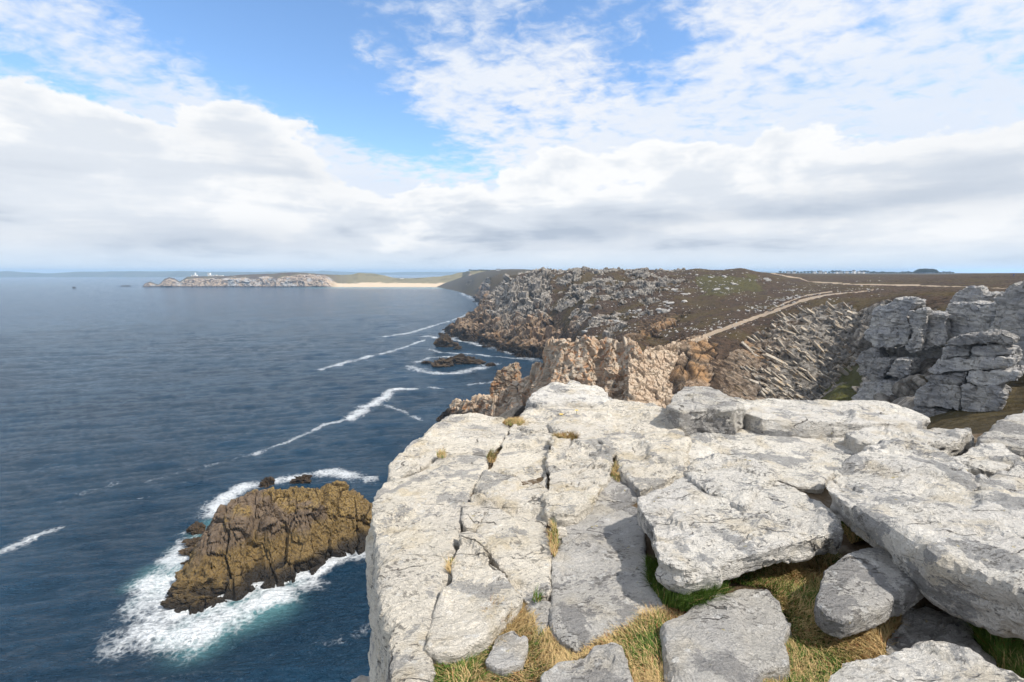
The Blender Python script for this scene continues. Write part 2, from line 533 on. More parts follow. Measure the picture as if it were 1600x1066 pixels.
# far peninsula
M_FAR, n = material("far_headland")
p = gpos(n)
rock, sand, green = n.attr('rock'), n.attr('sand'), n.attr('green')
f1 = n.noise(p, 0.02, 5, 0.65); f2 = n.noise(p, 0.09, 5, 0.7)
gr = n.mix(n.ramp(f1, 0.4, 0.6), (0.115, 0.092, 0.040), (0.082, 0.052, 0.034))
gr = n.mix(n.math('MULTIPLY', green, n.ramp(f1, 0.3, 0.5)), gr, (0.20, 0.165, 0.080))
rk = n.mix(n.ramp(f2, 0.42, 0.6), (0.42, 0.32, 0.23), (0.16, 0.115, 0.08))
rk = n.mix(n.ramp(f1, 0.5, 0.62), rk, (0.36, 0.35, 0.34))
zz = n.n('ShaderNodeSeparateXYZ'); n.put(zz.inputs[0], p)
rk = n.mix(n.ramp(zz.outputs[2], 6.0, 2.0), rk, (0.06, 0.045, 0.035))
col = n.mix(n.ramp(n.math('ADD', rock, n.math('MULTIPLY', n.math('SUBTRACT', f2, 0.5), 0.9)), 0.4, 0.6), gr, rk)
col = n.mix(sand, col, (0.60, 0.46, 0.31))
finish(n, col, 0.95, n.bump(f2, 0.8, 3.0), 0.1)

M_HORIZ, n = material("distant_shore")
p = gpos(n)
finish(n, n.mix(n.ramp(n.noise(p, 0.006, 4, 0.6), 0.42, 0.58), (0.052, 0.064, 0.045), (0.10, 0.105, 0.075)), 0.95, None, 0.1)

# sea
M_SEA, n = material("sea_water")
p = gpos(n)
foam, aer = n.attr('foam'), n.attr('aerated')
wv = n.mapping(p, scale=(0.40, 1.15, 1.0), rot=(0, 0, math.radians(-16)))
w1 = n.math('SUBTRACT', 0.6, n.math('MULTIPLY', n.math('ABSOLUTE', n.math('SUBTRACT', n.noise(wv, 0.42, 4, 0.6, 0.3), 0.5)), 2.6))
w2 = n.math('SUBTRACT', 0.6, n.math('MULTIPLY', n.math('ABSOLUTE', n.math('SUBTRACT', n.noise(wv, 1.3, 4, 0.62, 0.4), 0.5)), 2.6))
w3 = n.noise(n.mapping(p, scale=(0.6, 1.0, 1.0), rot=(0, 0, math.radians(-6))), 0.13, 3, 0.55)
hgt = n.math('ADD', n.math('MULTIPLY', w3, 1.6), n.math('ADD', n.math('MULTIPLY', w1, 1.0), n.math('MULTIPLY', w2, 0.62)))
web = n.voro(n.mapping(n.vmath('ADD', p, n.vmath('SCALE', n.noise(p, 0.5, 4, 0.6, 0, 1), None)), scale=(1, 1, 1)), 0.9, 'DISTANCE_TO_EDGE')
webn = n.math('ADD', n.math('MULTIPLY', n.ramp(web, 0.0, 0.35), 0.22), n.math('MULTIPLY', n.noise(p, 0.62, 8, 0.75, 0.6), 1.15))
fm = n.math('MULTIPLY', n.ramp(n.math('SUBTRACT', foam, webn), -0.44, 0.34), 0.92)
deep = n.mix(n.ramp(n.noise(p, 0.02, 4, 0.6), 0.35, 0.65), (0.005, 0.025, 0.050), (0.008, 0.038, 0.074))
deep = n.mix(aer, deep, (0.10, 0.235, 0.25))
col = n.mix(fm, deep, (0.80, 0.82, 0.83))
b = finish(n, col, n.math('ADD', 0.14, n.math('MULTIPLY', fm, 0.6)), n.bump(n.math('ADD', hgt, n.math('MULTIPLY', fm, 0.25)), 1.0, 1.0), 0.5)
b.inputs['IOR'].default_value = 1.36
b.inputs['Specular Tint'].default_value = (0.66, 0.86, 1.0, 1)
for nd in n.t.nodes:
    if nd.bl_idname == 'ShaderNodeVectorMath' and nd.operation == 'SCALE':
        nd.inputs['Scale'].default_value = 1.4

# soil under the foreground rocks
M_SOIL, n = material("peaty_soil")
p = gpos(n)
col = n.mix(n.noise(p, 9.0, 5, 0.7), (0.050, 0.034, 0.022), (0.16, 0.115, 0.07))
col = n.mix(n.math('MULTIPLY', n.ramp(n.noise(p, 3.0, 4, 0.6), 0.5, 0.65), 0.7), col, (0.28, 0.24, 0.19))
finish(n, col, 0.95, n.bump(n.noise(p, 30.0, 5, 0.7), 0.9, 0.03), 0.1)

def plain(name, c, rough=0.8, var=0.15, scale=8.0):
    m, n = material(name)
    k = n.noise(gpos(n), scale, 4, 0.6)
    finish(n, n.mix(k, tuple(x * (1 - var) for x in c), tuple(min(1, x * (1 + var)) for x in c)), rough, None, 0.2)
    return m

def mat_grass(name, lo, hi, dry, red):
    m, n = material(name)
    tint, along = n.attr('tint'), n.attr('along')
    col = n.mix(n.ramp(tint, 0.0, 0.45), lo, hi)
    col = n.mix(n.ramp(tint, 0.45, 0.62), col, dry)
    col = n.mix(n.ramp(tint, 0.90, 0.95), col, red)
    b = finish(n, col, 0.7, None, 0.25)
    return m
M_GRASS = mat_grass("coastal_grass", (0.055, 0.115, 0.015), (0.12, 0.185, 0.03), (0.52, 0.37, 0.17), (0.30, 0.09, 0.04))

# ------------------------------------------------------------------ the land: one relief from surveyed points
pts = []
def pp(*rows):
    for px, py, d in rows:
        pts.append(W(px, py, d))
def pz(*rows):
    for px, d, z in rows:
        pts.append(np.array([(px - 800) / F * d, d, z]))
# open sea floor
pz((560, 14, -5), (560, 30, -15), (560, 60, -25), (560, 150, -25), (560, 300, -25), (560, 500, -25), (560, 800, -25), (600, 1400, -25), (640, 700, -25), (680, 1000, -22), (690, 1400, -20), (640, 420, -22),
   (660, 100, -20), (690, 140, -22), (720, 300, -22), (780, 250, -18), (830, 255, -14), (680, 560, -20), (715, 640, -20), (725, 850, -18), (710, 1200, -18), (740, 210, -18), (870, 225, -8), (750, 340, -14), (800, 310, -10), (700, 400, -18))
# north coast
pz((752, 763, 0), (745, 1010, 0), (722, 1430, 0), (690, 478, 0), (722, 432, 0), (748, 405, 0), (775, 378, 0), (805, 355, 0), (835, 335, 0), (868, 318, 0))
pp((705, 511, 470), (722, 504, 465), (750, 489, 462), (768, 467, 480), (790, 452, 560), (800, 500, 405), (800, 470, 425), (802, 442, 455), (850, 520, 368), (850, 480, 395), (850, 442, 425), (850, 428, 445),
   (785, 446, 700), (772, 450, 900), (765, 437, 1000), (750, 446, 1340), (742, 436, 1480), (760, 425, 1700), (800, 424, 1300), (800, 430, 650))
# main hill
pp((900, 423, 440), (900, 450, 400), (900, 480, 365), (900, 510, 325), (900, 530, 285), (960, 423, 430), (960, 450, 380), (960, 480, 325), (960, 510, 270), (960, 530, 225),
   (1020, 424, 420), (1020, 450, 355), (1020, 480, 300), (1020, 510, 240), (1020, 535, 190), (1090, 422, 410), (1090, 450, 350), (1090, 480, 280), (1090, 510, 210), (1090, 530, 172),
   (1160, 421, 410), (1160, 440, 365), (1160, 470, 285), (1160, 500, 212), (1160, 515, 190), (1220, 428, 480), (1220, 445, 375), (1220, 465, 285), (1220, 485, 222), (1220, 505, 194),
   (1280, 431, 560), (1280, 446, 370), (1280, 462, 265), (1280, 480, 205), (1340, 431, 560), (1340, 448, 310), (1340, 462, 232), (1340, 475, 195), (1400, 431, 500), (1400, 449, 300), (1400, 460, 225),
   (1500, 430, 400), (1500, 450, 250), (1600, 429.5, 330), (1600, 450, 220), (1750, 429, 320), (1750, 450, 200), (1950, 430, 300))
pz((850, 560, 56), (900, 560, 57), (960, 560, 57), (1030, 560, 57), (1100, 560, 57), (1160, 560, 57), (830, 640, 50), (870, 900, 56), (820, 900, 50), (900, 700, 57), (1000, 700, 57), (1100, 750, 56), (1250, 900, 55), (1500, 700, 55), (1700, 700, 55), (900, 1600, 56), (1200, 1800, 55), (1600, 1800, 55), (1900, 1800, 55), (900, 2800, 55), (1300, 2800, 54), (1900, 2800, 54))
# gully
pp((1060, 570, 150), (1040, 620, 138), (1000, 600, 148), (1000, 560, 155), (1100, 625, 132), (1100, 580, 146), (1180, 620, 142), (1180, 570, 163), (1180, 540, 178), (1240, 625, 142), (1240, 570, 162), (1240, 530, 178), (1240, 512, 187),
   (1290, 622, 145), (1290, 560, 165), (1290, 512, 184), (1330, 560, 160), (1330, 510, 180), (1330, 488, 188), (1350, 600, 120), (1310, 600, 122), (1270, 640, 112), (1400, 482, 150), (1365, 500, 165))
# flanks of the near headland, right-hand crags
pp((1350, 645, 78), (1440, 655, 48), (1590, 610, 50), (1590, 530, 72), (1620, 475, 105), (1480, 520, 88), (1740, 500, 80), (1740, 600, 40))
pz((1000, 30, 36), (1200, 30, 40), (1000, 60, 22), (1200, 60, 26), (1100, 100, 18), (900, 100, 5), (850, 60, 4), (800, 30, 22), (1400, 30, 46), (1600, 30, 50), (1800, 20, 54.5), (1950, 30, 55), (1950, 60, 54),
   (780, 60, -6), (760, 100, -14), (790, 150, -8), (860, 160, 4), (940, 150, 12), (740, 30, 8), (700, 30, -5), (800, 12, 52), (1000, 12, 55), (1400, 12, 56), (1900, 12, 57), (720, 12, 44), (660, 12, 22), (960, 120, 10))
pts = np.array(pts)
def uvof(x, y):
    return np.stack([np.arctan2(x, y) * 6.0, np.log(np.hypot(x, y))], 1)
land = TPS(uvof(pts[:, 0], pts[:, 1]), pts[:, 2], 2e-3)

def poly_world(px_list):      # (px, d) along the ground -> plan
    return [((a - 800) / F * d, d) for a, d in px_list]

def ground_z(x, y):
    return land(uvof(np.atleast_1d(x), np.atleast_1d(y)))

th = np.radians(np.arange(-17.6, 54.0, 0.075))
rr = np.concatenate([np.exp(np.arange(math.log(17), math.log(118), 0.022)), np.exp(np.arange(math.log(118), math.log(290), 0.0050)), np.exp(np.arange(math.log(290), math.log(480), 0.0034)), np.exp(np.arange(math.log(480), math.log(2900), 0.015))])
TH, RR = np.meshgrid(th, rr, indexing='ij')
x, y = (RR * np.sin(TH)).ravel(), (RR * np.cos(TH)).ravel()
z = ground_z(x, y)
z = np.where(RR.ravel() < 60, np.minimum(z, 55.0 - np.clip(20 - RR.ravel(), 0, 9) * 0.4), z)
V = np.stack([x, y, z], 1)
f = grid_faces(len(th), len(rr), z > -6)
V, f = compact(V, f)
N = normals_of(V, f)
if N[:, 2].mean() < 0:
    f = f[:, ::-1]; N = -N
px, py = project(V)
pxr, pyr = px, py
_w = np.clip(V[:, 1], 40, 450)
px = px + fbm(V * 0.07, 3, 0.5, 31) * 5000 / _w; py = py + fbm(V * 0.09 + 5, 3, 0.5, 32) * 2200 / _w
steep = 1 - N[:, 2]
nz = fbm(V * 0.035, 5, 0.55, 11)
R = V[:, 1]
# bare rock: coastal cliff, hillside crags, gully face, pink slabs
rock = smooth01(steep + nz * 0.12, 0.20, 0.34)
cl = inpoly(px, py, [(670, 530), (700, 505), (745, 488), (765, 466), (795, 440), (840, 424), (930, 420), (1010, 422), (1050, 430), (1000, 470), (960, 500), (900, 535), (880, 600), (700, 600)])
crag = inpoly(px, py, [(860, 420), (1070, 420), (1075, 440), (1040, 455), (1030, 478), (1010, 500), (970, 515), (930, 540), (860, 560)])
outc = smooth01(fbm(V * np.array([0.09, 0.06, 0.09]), 4, 0.6, 41), -0.02, 0.14)
rock = np.maximum(rock, np.where(cl & ~crag, 0.9, 0))
rock = np.where(crag, np.maximum(rock * 0.4, 0.15 + 0.75 * outc), rock)
gf = inpoly(px, py, [(1130, 640), (1110, 575), (1180, 530), (1235, 500), (1290, 480), (1330, 472), (1350, 500), (1340, 560), (1300, 640)])
rock = np.where(gf, 0.42 + 0.55 * smooth01(nz, -0.25, 0.1), rock)
green = inpoly(px, py, [(1270, 660), (1290, 620), (1325, 575), (1360, 560), (1360, 680)])
rock = np.where(green, 0.12, rock)
pk = inpoly(px, py, [(985, 700), (990, 560), (1003, 545), (1060, 530), (1100, 520), (1125, 545), (1110, 580), (1080, 640), (1060, 700)])
rock = np.where(pk, 0.85, rock)
yl = inpoly(px, py, [(985, 535), (1000, 505), (1040, 488), (1075, 485), (1080, 492), (1030, 518), (1000, 540)])
rock = np.where(yl, 0.4 + 0.4 * smooth01(nz, -0.2, 0.2), rock)
heathtop = inpoly(px, py, [(1075, 415), (1075, 470), (1040, 500), (1085, 480), (1110, 520), (1180, 525), (1300, 475), (1360, 462), (1640, 470), (1640, 415)])
rock = np.where(heathtop & ~yl & ~pk, np.minimum(rock, 0.16), rock)
warm = smooth01(-V[:, 2] + 22 + nz * 22, -10, 8) * (px < 1010)
warm = np.where(pk | yl, 1.0, warm)
warm = np.where(gf, smooth01(1230 - px + nz * 120, -20, 60) * 0.8, warm)
turf = np.where(inpoly(px, py, [(1090, 432), (1180, 432), (1190, 455), (1100, 465)]), 0.6, 0.0)
turf = np.maximum(turf, np.where(green, 1.0, 0.0))
turf = np.maximum(turf, smooth01(R, 420, 1200) * 0.2)
turf = np.maximum(turf, np.where((R < 115), 0.3, 0))
px, py = pxr, pyr
path_px = [(1085, 533), (1110, 521), (1140, 510), (1165, 502), (1195, 492), (1225, 480), (1255, 469), (1290, 461), (1330, 457), (1365, 452.5)]
path2 = [(1205, 426.5), (1230, 432), (1250, 435), (1262, 440), (1290, 442), (1340, 444), (1400, 445.5), (1470, 447), (1530, 449), (1640, 455)]
path3 = [(1195, 488), (1225, 474), (1262, 461), (1300, 456)]
py_w = py + fbm(V * 0.08, 3, 0.5, 51) * 1.6
pw = np.interp(px, [1085, 1200, 1300, 1365], [1.25, 0.95, 0.6, 0.25]) * (1 + 0.45 * fbm(V * 0.22, 3, 0.6, 52))
pth = smooth01(-polydist(px, py_w, path_px) / np.maximum(pw, 0.1), -3.6, -1.4)
pth = np.maximum(pth, smooth01(-polydist(px, py_w, path2), -1.5, -0.5) * 0.75)
pth = np.maximum(pth, smooth01(-polydist(px, py_w, path3), -1.4, -0.5) * 0.7)
pth[R < 118] = 0
# relief: jointed blocks on rock, tussocks on heath
sc = np.where(R > 560, 2.2, 1.0)
amp = smooth01(rock, 0.30, 0.65)
def on(mask, P, sd):
    v_ = np.zeros(len(P)); j_ = np.ones(len(P))
    if mask.any():
        v_[mask], j_[mask] = blocks(P[mask], sd)
    return v_, j_
Q = rotz(V, math.radians(28), math.radians(9)) / sc[:, None]
Q = Q + fbm(Q * 0.08, 2, 0.5, 33)[:, None] * 1.5
act = (amp > 0.01)
v1, j1 = on(act, Q / np.array([8.0, 8.0, 15.0]), 100)
v2, j2 = on(act & ~gf, Q / np.array([3.0, 3.4, 5.5]), 200)
gq = rotz(V, math.radians(-35), math.radians(38))
v3, j3 = on(gf, gq / np.array([9.0, 4.0, 1.5]), 300)
cf = smooth01(-np.abs(fbm(Q * np.array([0.055, 0.055, 0.02]), 2, 0.5, 34)), -0.085, -0.02)
dv = (v1 * 6.0 - 4.5 * cf + v2 * 1.9 - 1.4 * smooth01(-j1, -0.08, 0) - 0.7 * smooth01(-j2, -0.12, 0)) * sc
gv = v3 * 1.0 - 0.4 * smooth01(-j3, -0.15, 0) + v1 * 1.2
dv = np.where(gf, gv, dv)
dv = np.where(pk, dv * 0.35, dv)
dv = np.where(crag, dv * 0.62 + amp * 0.8, dv)
near = smooth01(R, 20, 100)
tus = fbm(V * 0.55, 4, 0.6, 61)
joint = np.maximum(np.maximum(smooth01(-j1, -0.09, 0), 0.85 * smooth01(-j2, -0.12, 0)), cf)
joint = np.where(gf, np.maximum(0.35, smooth01(-j3, -0.2, 0)), joint)
Nd = N * np.array([1, 1, 0.6]); Nd /= np.linalg.norm(Nd, axis=1, keepdims=True) + 1e-9
V2 = V + Nd * (amp * dv * near)[:, None]
V2[:, 2] += (1 - amp) * (1 - pth) * (tus * 0.55 + 0.15) * near - pth * 0.3
me = mesh_np("headland", V2, f, False)
for k, vv in (('rock', rock), ('path', pth), ('warm', warm), ('turf', turf), ('joint', joint * amp)):
    fattr(me, k, vv)
obj("headland", me, M_LAND, kind="structure", label="heath-covered headland with jointed sea cliffs, gully and pale footpath")
LV, LPX, LPY, LROCK = V2, px, py, rock

# ------------------------------------------------------------------ far peninsula, beach and hill
prof = [(221, 449.0), (224, 447.5), (227, 443.5), (235, 440), (243, 444), (248, 446), (258, 436), (266, 433), (275, 435.5), (281, 440), (294, 432.5), (305, 431.5), (328, 431.5), (352, 431), (375, 430), (396, 428.5), (427, 427.5), (462, 425.5),
        (480, 426), (497, 428), (535, 430), (550, 429), (561, 426.8), (582, 427), (600, 430), (614, 434), (629, 435), (647, 435), (676, 433), (704, 430), (713, 427), (732, 424), (758, 422), (800, 421), (840, 421)]
pxs = np.arange(221, 800, 0.6)
crest = np.interp(pxs, [a for a, _ in prof], [b for _, b in prof])
beach = smooth01(pxs, 505, 535) * (1 - smooth01(pxs, 722, 735))
vs = np.linspace(0, 4, 90)
rows = []
for i, a in enumerate(pxs):
    b_ = beach[i]
    cy_ = crest[i]
    d = [1930, 1950 + 110 * b_, 2030 + 230 * b_, 2180 + 200 * b_, 2420 + 150 * b_]
    z0 = -2.0
    z1 = W(a, 449 - (449 - cy_) * 0.62, d[1])[2] * (1 - b_) + b_ * W(a, 443.2, d[1])[2]
    z2 = W(a, cy_, d[2])[2]
    tail = smooth01(np.array([a]), 690, 740)[0]
    z3 = z2 * 0.8
    z4 = -4 * (1 - tail) + z2 * tail
    rows.append(np.stack([np.interp(vs, range(5), d), np.interp(vs, range(5), [z0, z1, z2, z3, z4])], 1))
G = np.array(rows)
x = ((pxs - 800) / F)[:, None] * G[:, :, 0] * (1 / 1.006)
V = np.stack([x, G[:, :, 0], G[:, :, 1]], -1).reshape(-1, 3)
f = grid_faces(len(pxs), len(vs))
VS = np.tile(vs, len(pxs)); BE = np.repeat(beach, len(vs)); PXF = np.repeat(pxs, len(vs))
v1, j1 = blocks(V / np.array([26., 30., 22.]), 400)
v2, j2 = blocks(V / np.array([9., 12., 9.]), 420)
rockf = (1 - BE) * (1 - smooth01(VS + fbm(V * 0.02, 4, 0.5, 71) * 0.9, 1.1, 1.9))
rockf *= 1 - smooth01(PXF, 730, 745)
dm = (v1 * 9 + v2 * 4) * rockf
V[:, 1] -= dm * 1.2
V[:, 2] += dm * 0.45 + (fbm(V * 0.03, 4, 0.55, 72) * 2.2) * (1 - rockf) * smooth01(VS, 1.2, 2.0)
me = mesh_np("peninsula", V, f, False)
fattr(me, 'rock', rockf); fattr(me, 'sand', BE * (1 - smooth01(VS + fbm(V * 0.03, 3, 0.5, 73) * 0.25, 0.95, 1.15)))
fattr(me, 'green', smooth01(PXF, 500, 560))
obj("peninsula", me, M_FAR, kind="structure", label="far low peninsula with rosy cliffs and a sandy beach")

# distant shore on the horizon
pxs = np.linspace(-900, 1250, 500)
dd = np.interp(pxs, [-900, 420, 560, 1250], [5800, 5800, 9500, 9500])
top = 57 + fbm(np.stack([pxs * 0.012, pxs * 0, pxs * 0], 1), 5, 0.6, 81) * 26
top = np.where(dd > 8000, top * 1.15, top)
Vr = []
for k, (dy, hz) in enumerate(((0, -3), (60, 0.35), (300, 0.8), (800, 1.0), (1500, -0.1))):
    d2 = dd + dy
    Vr.append(np.stack([(pxs - 800) / F * d2, d2, np.where(np.full(len(pxs), hz) < -1, -3.0, top * hz)], 1))
V = np.stack(Vr, 1).reshape(-1, 3)
obj("hills", mesh_np("hills", V, grid_faces(len(pxs), 5), True), M_HORIZ, kind="structure", label="blue distant shore across the bay on the horizon")

# ------------------------------------------------------------------ sea stack
def sz(px_, py_, z_):
    return WZ(px_, py_, z_)
stk = []
bl_ = [(263, 947), (277, 960), (300, 946), (321, 938), (352, 934), (380, 928), (397, 910), (421, 914), (452, 898), (489, 892), (512, 878), (534, 866), (560, 856), (590, 846)]
tl_ = [(300, 915), (316, 828), (330, 806), (352, 780), (380, 765), (414, 766), (450, 762), (500, 757), (530, 750), (560, 772), (590, 790)]
for a in bl_:
    stk.append(sz(a[0], a[1], 0.0))
for a in range(300, 600, 14):
    yb = np.interp(a, [q[0] for q in bl_], [q[1] for q in bl_]); yt = np.interp(a, [q[0] for q in tl_], [q[1] for q in tl_])
    dcur = WZ(a, yb, 0.0)[1]; zc_ = 0.0
    if a < 316:
        continue
    step = 3.0
    yv = yb
    while yv > yt:
        yv -= step
        f_ = (yb - yv) / (yb - yt)
        kk = 0.75 if f_ < 0.30 else (3.2 if f_ < (0.72 if a < 520 else 0.6) else 0.55)
        rr_ = ray(a, yv); sl_ = rr_[2] / rr_[1]
        # next surface point up the face with gradient kk from the previous one
        dn = (EYE - zc_ + kk * dcur) / (kk - sl_)
        zn = EYE + sl_ * dn
        dcur, zc_ = dn, zn
        if int((yb - yv) / step) % 4 == 0:
            stk.append(sz(a, yv, zc_))
    top_p = sz(a, yt, zc_)
    stk.append(top_p + np.array([-1, 5, -3.5 - zc_ * 0.2])); stk.append(np.array([top_p[0] - 2, top_p[1] + 10, -4.0]))
for a in [(330, 926, 2.0), (345, 918, 2.6), (324, 912, 2.6), (272, 953, 0.8), (288, 940, 1.8), (303, 930, 2.4), (316, 922, 2.6), (312, 908, 2.0)]:
    stk.append(sz(*a))
for a in [(310, 878), (309, 850)]:
    q_ = sz(a[0], a[1], 0.0); q_[2] = -2.5; stk.append(q_)
for a in [(240, 965), (285, 990), (330, 968), (380, 950), (420, 935), (450, 922), (500, 905), (540, 888), (600, 875), (285, 830), (285, 880), (240, 930), (262, 905), (220, 950), (190, 960), (200, 1000), (245, 1000), (150, 930), (300, 1000), (400, 985), (500, 950), (600, 930)]:
    q_ = sz(a[0], a[1], 0.0); q_[2] = -6.0; stk.append(q_)
stk = np.array(stk)
st = TPS(stk[:, :2] / 30.0, stk[:, 2], 1e-3)
gx = np.arange(-80, -18, 0.16); gy = np.arange(70, 136, 0.16)
GX, GY = np.meshgrid(gx, gy, indexing='ij')
x, y = GX.ravel(), GY.ravel()
z = st(np.stack([x, y], 1) / 30.0)
V = np.stack([x, y, z], 1)
f = grid_faces(len(gx), len(gy), z > -4.5)
V, f = compact(V, f)
N = normals_of(V, f)
if N[:, 2].mean() < 0:
    f = f[:, ::-1]; N = -N
Q = rotz(V, math.radians(-22), math.radians(6))
v1, j1 = blocks(Q / np.array([4.0, 6.0, 9.0]), 500)
v2, j2 = blocks(Q / np.array([1.5, 2.2, 3.0]), 520)
v3, j3 = blocks(Q / np.array([0.6, 0.6, 0.7]), 540)
pxs_, pys_ = project(V)
och = smooth01(fbm(V * 0.16, 4, 0.55, 91) + smooth01(pxs_, 420, 540) * 0.5 - 0.16, -0.05, 0.15)
bare = smooth01(V[:, 2], 5.0, 7.5) * (1 - och)
d = v1 * 1.7 + v2 * 0.6 + v3 * (0.34 - 0.22 * bare) - 0.9 * smooth01(-j1, -0.05, 0) - 0.35 * smooth01(-j2, -0.08, 0) * (0.4 + bare)
V = V + N * d[:, None]
me = mesh_np("sea_stack", V, f, False)
fattr(me, 'ochre', och)
obj("sea_stack", me, M_STACK, label="large brown and ochre rock stack ringed by surf below the cliff", category="sea stack")

# ------------------------------------------------------------------ small sea rocks
def lump(name, center, size, seed, mat, label, cat, group=None, rough=0.35, cell=0.35, sub=4, **kw):
    bm = bmesh.new()
    bmesh.ops.create_icosphere(bm, subdivisions=sub, radius=1.0)
    P = np.array([v.co[:] for v in bm.verts])
    fs = np.array([[v.index for v in fc.verts] for fc in bm.faces])
    bm.free()
    s = np.array(size)
    v1, j1 = blocks(P / (cell * 1.8) + seed * 3.1, 600 + seed)
    v2, j2 = blocks(P / (cell * 0.7) + seed * 1.7, 640 + seed)
    k = 1 + rough * (v1 * 1.3 + v2 * 0.55 + fbm(P * 1.4 + seed, 3, 0.5, 660 + seed) * 0.7)
    P = P * k[:, None] * s + np.array(center)
    o = obj(name, mesh_np(name, P, fs, False), mat)
    if label:
        o['label'] = label; o['category'] = cat
    if group:
        o['group'] = group
    return o
skr = [(690, 571, 6.5, 4.0, 3.6, "blocky dark sea rock, nearer and left one of the pair off the cove"),
       (727, 567, 9.5, 4.5, 4.2, "broad dark sea rock, right one of the pair off the cove"),
       (697, 541, 7.5, 5, 6.2, "humped dark sea rock just off the cliff point"),
       (715, 545, 2.6, 2, 2.0, "small dark rock beside the humped sea rock"),
       (666, 567, 3.0, 1.6, 0.9, "flat wave-washed rock in foam left of the pair"),
       (767, 571, 3.4, 2.0, 1.3, "low dark rock between the sea-rock pair and cliff foot"),
       (735, 490, 3.2, 2.6, 2.8, "lone small dark rock in the bay below the cliff"),
       (309, 829, 1.5, 1.3, 1.6, "small brown rock at the left foot of the sea stack"),
       (302, 848, 2.0, 1.2, 0.7, "wave-washed rock in surf left of the sea stack"),
       (305, 884, 2.0, 1.3, 0.8, "low rock awash in white surf beside the sea stack"),
       (296, 862, 1.6, 1.0, 0.5, "flat rock nearly covered by surf left of the sea stack"),
       (418, 757, 1.8, 1.5, 1.5, "little dark rock behind the sea stack"),
       (472, 752, 2.2, 1.5, 1.4, "dark rock in foam behind the sea stack crest"),
       (116, 450.5, 5.5, 5, 4.5, "tiny lone islet far out on open water"),
       (196, 447.6, 20, 8, 3.2, "low dark reef off the tip of the peninsula")]
for i, (a, b_, sx, sy, szz, lab) in enumerate(skr):
    c = WZ(a, b_, 0.0)
    lump("sea_rock", (c[0], c[1], szz * 0.12), (sx, sy, szz), i + 1, M_SKERRY, lab, "sea rock", rough=0.55)

for i, (a, b_, sx, sy, szz, lab) in enumerate([(318, 918, 4.6, 3.4, 3.0, "brown weed-covered shoulder at the lower left foot of the sea stack"),
        (300, 931, 3.8, 2.4, 2.0, "low brown reef tongue running left from the sea stack into surf"), (280, 949, 2.8, 1.7, 1.3, "outermost brown tip of the reef tongue left of the sea stack")]):
    c = WZ(a, b_, 0.0)
    lump("sea_rock", (c[0], c[1] + 1.0, szz * 0.1), (sx, sy, szz), 40 + i, M_STACK, lab, "sea rock", rough=0.55, sub=5)

# ------------------------------------------------------------------ sea
th = np.radians(np.concatenate([np.arange(-62, -48, 0.3), np.arange(-48, 6, 0.105), np.arange(6, 40, 0.6)]))
rr = np.concatenate([np.exp(np.arange(math.log(28), math.log(60), 0.02)), np.exp(np.arange(math.log(60), math.log(700), 0.0060)), np.exp(np.arange(math.log(700), math.log(14000), 0.02))])
TH, RR = np.meshgrid(th, rr, indexing='ij')
x, y, r = (RR * np.sin(TH)).ravel(), (RR * np.cos(TH)).ravel(), RR.ravel()
z = np.zeros(len(x))
wr = np.random.default_rng(3)
for k in range(34):
    lam = 2.6 * (1.09 ** k) if k < 26 else wr.uniform(14, 32)
    ang = math.radians(106) + wr.normal(0, 0.22)
    a = 0.0125 * lam ** 0.82 if lam < 14 else 0.075
    fade = np.clip(1.6 - r * 0.0075 / lam * 2.2, 0, 1)
    ph = (x * math.cos(ang) + y * math.sin(ang)) * (2 * math.pi / lam) + wr.uniform(0, 6.28)
    s_ = 2.0 * (1.0 - np.abs(np.sin(0.5 * ph + 0.25 * np.sin(ph * 0.37 + k)))) ** 1.4 - 0.8
    z += a * fade * s_ * 0.80
P3 = np.stack([x, y, z * 0], 1)
def seapl(pxl):
    return [tuple(WZ(a, b_, 0)[:2]) for a, b_ in pxl]
wob = fbm(P3 * 0.05, 4, 0.6, 95)
wob2 = fbm(P3 * 0.22, 4, 0.6, 96)
foam = np.zeros(len(x))
def streak_foam(pxl, wid, strength):
    global foam
    d = polydist(x, y, seapl(pxl))
    foam = np.maximum(foam, strength * (0.66 + 0.45 * wob2) * np.exp(-(d / (1.5 * wid * (1 + 0.7 * wob + 0.5 * wob2))) ** 2))
streak_foam([(505, 576), (560, 560), (610, 549), (640, 539), (665, 530)], 2.6, 0.85)
streak_foam([(600, 526), (640, 520), (680, 508), (722, 495), (735, 488)], 3.0, 0.8)
streak_foam([(648, 607), (612, 608), (598, 622), (575, 634), (548, 653)], 2.2, 1.15)
streak_foam([(548, 653), (510, 662), (470, 680), (430, 696), (400, 707)], 1.0, 0.95)
streak_foam([(590, 628), (625, 640), (660, 656)], 1.2, 0.7)
streak_foam([(400, 707), (340, 722), (270, 738), (228, 751)], 1.4, 0.42)
streak_foam([(-10, 864), (45, 840), (95, 821)], 1.3, 1.0)
streak_foam([(95, 782), (180, 754)], 1.4, 0.42)
streak_foam([(218, 776), (268, 768)], 0.8, 0.45)
streak_foam([(735, 600), (765, 597), (790, 592)], 1.6, 0.8)
streak_foam([(672, 604), (690, 606)], 1.2, 0.75)
streak_foam([(555, 588), (600, 575)], 1.2, 0.4)
streak_foam([(640, 572), (660, 580), (700, 583), (750, 575), (775, 568)], 3.4, 0.85)
streak_foam([(650, 566), (672, 558), (720, 556)], 2.6, 0.75)
streak_foam([(672, 545), (690, 551), (730, 552), (790, 558), (830, 562)], 2.2, 0.8)
streak_foam([(665, 525), (690, 528), (735, 534), (750, 540)], 4.0, 0.85)
streak_foam([(720, 458), (745, 471), (760, 480), (752, 490)], 7.0, 0.7)
streak_foam([(515, 450), (560, 450.2), (640, 450.4), (722, 450.5)], 16.0, 0.6)
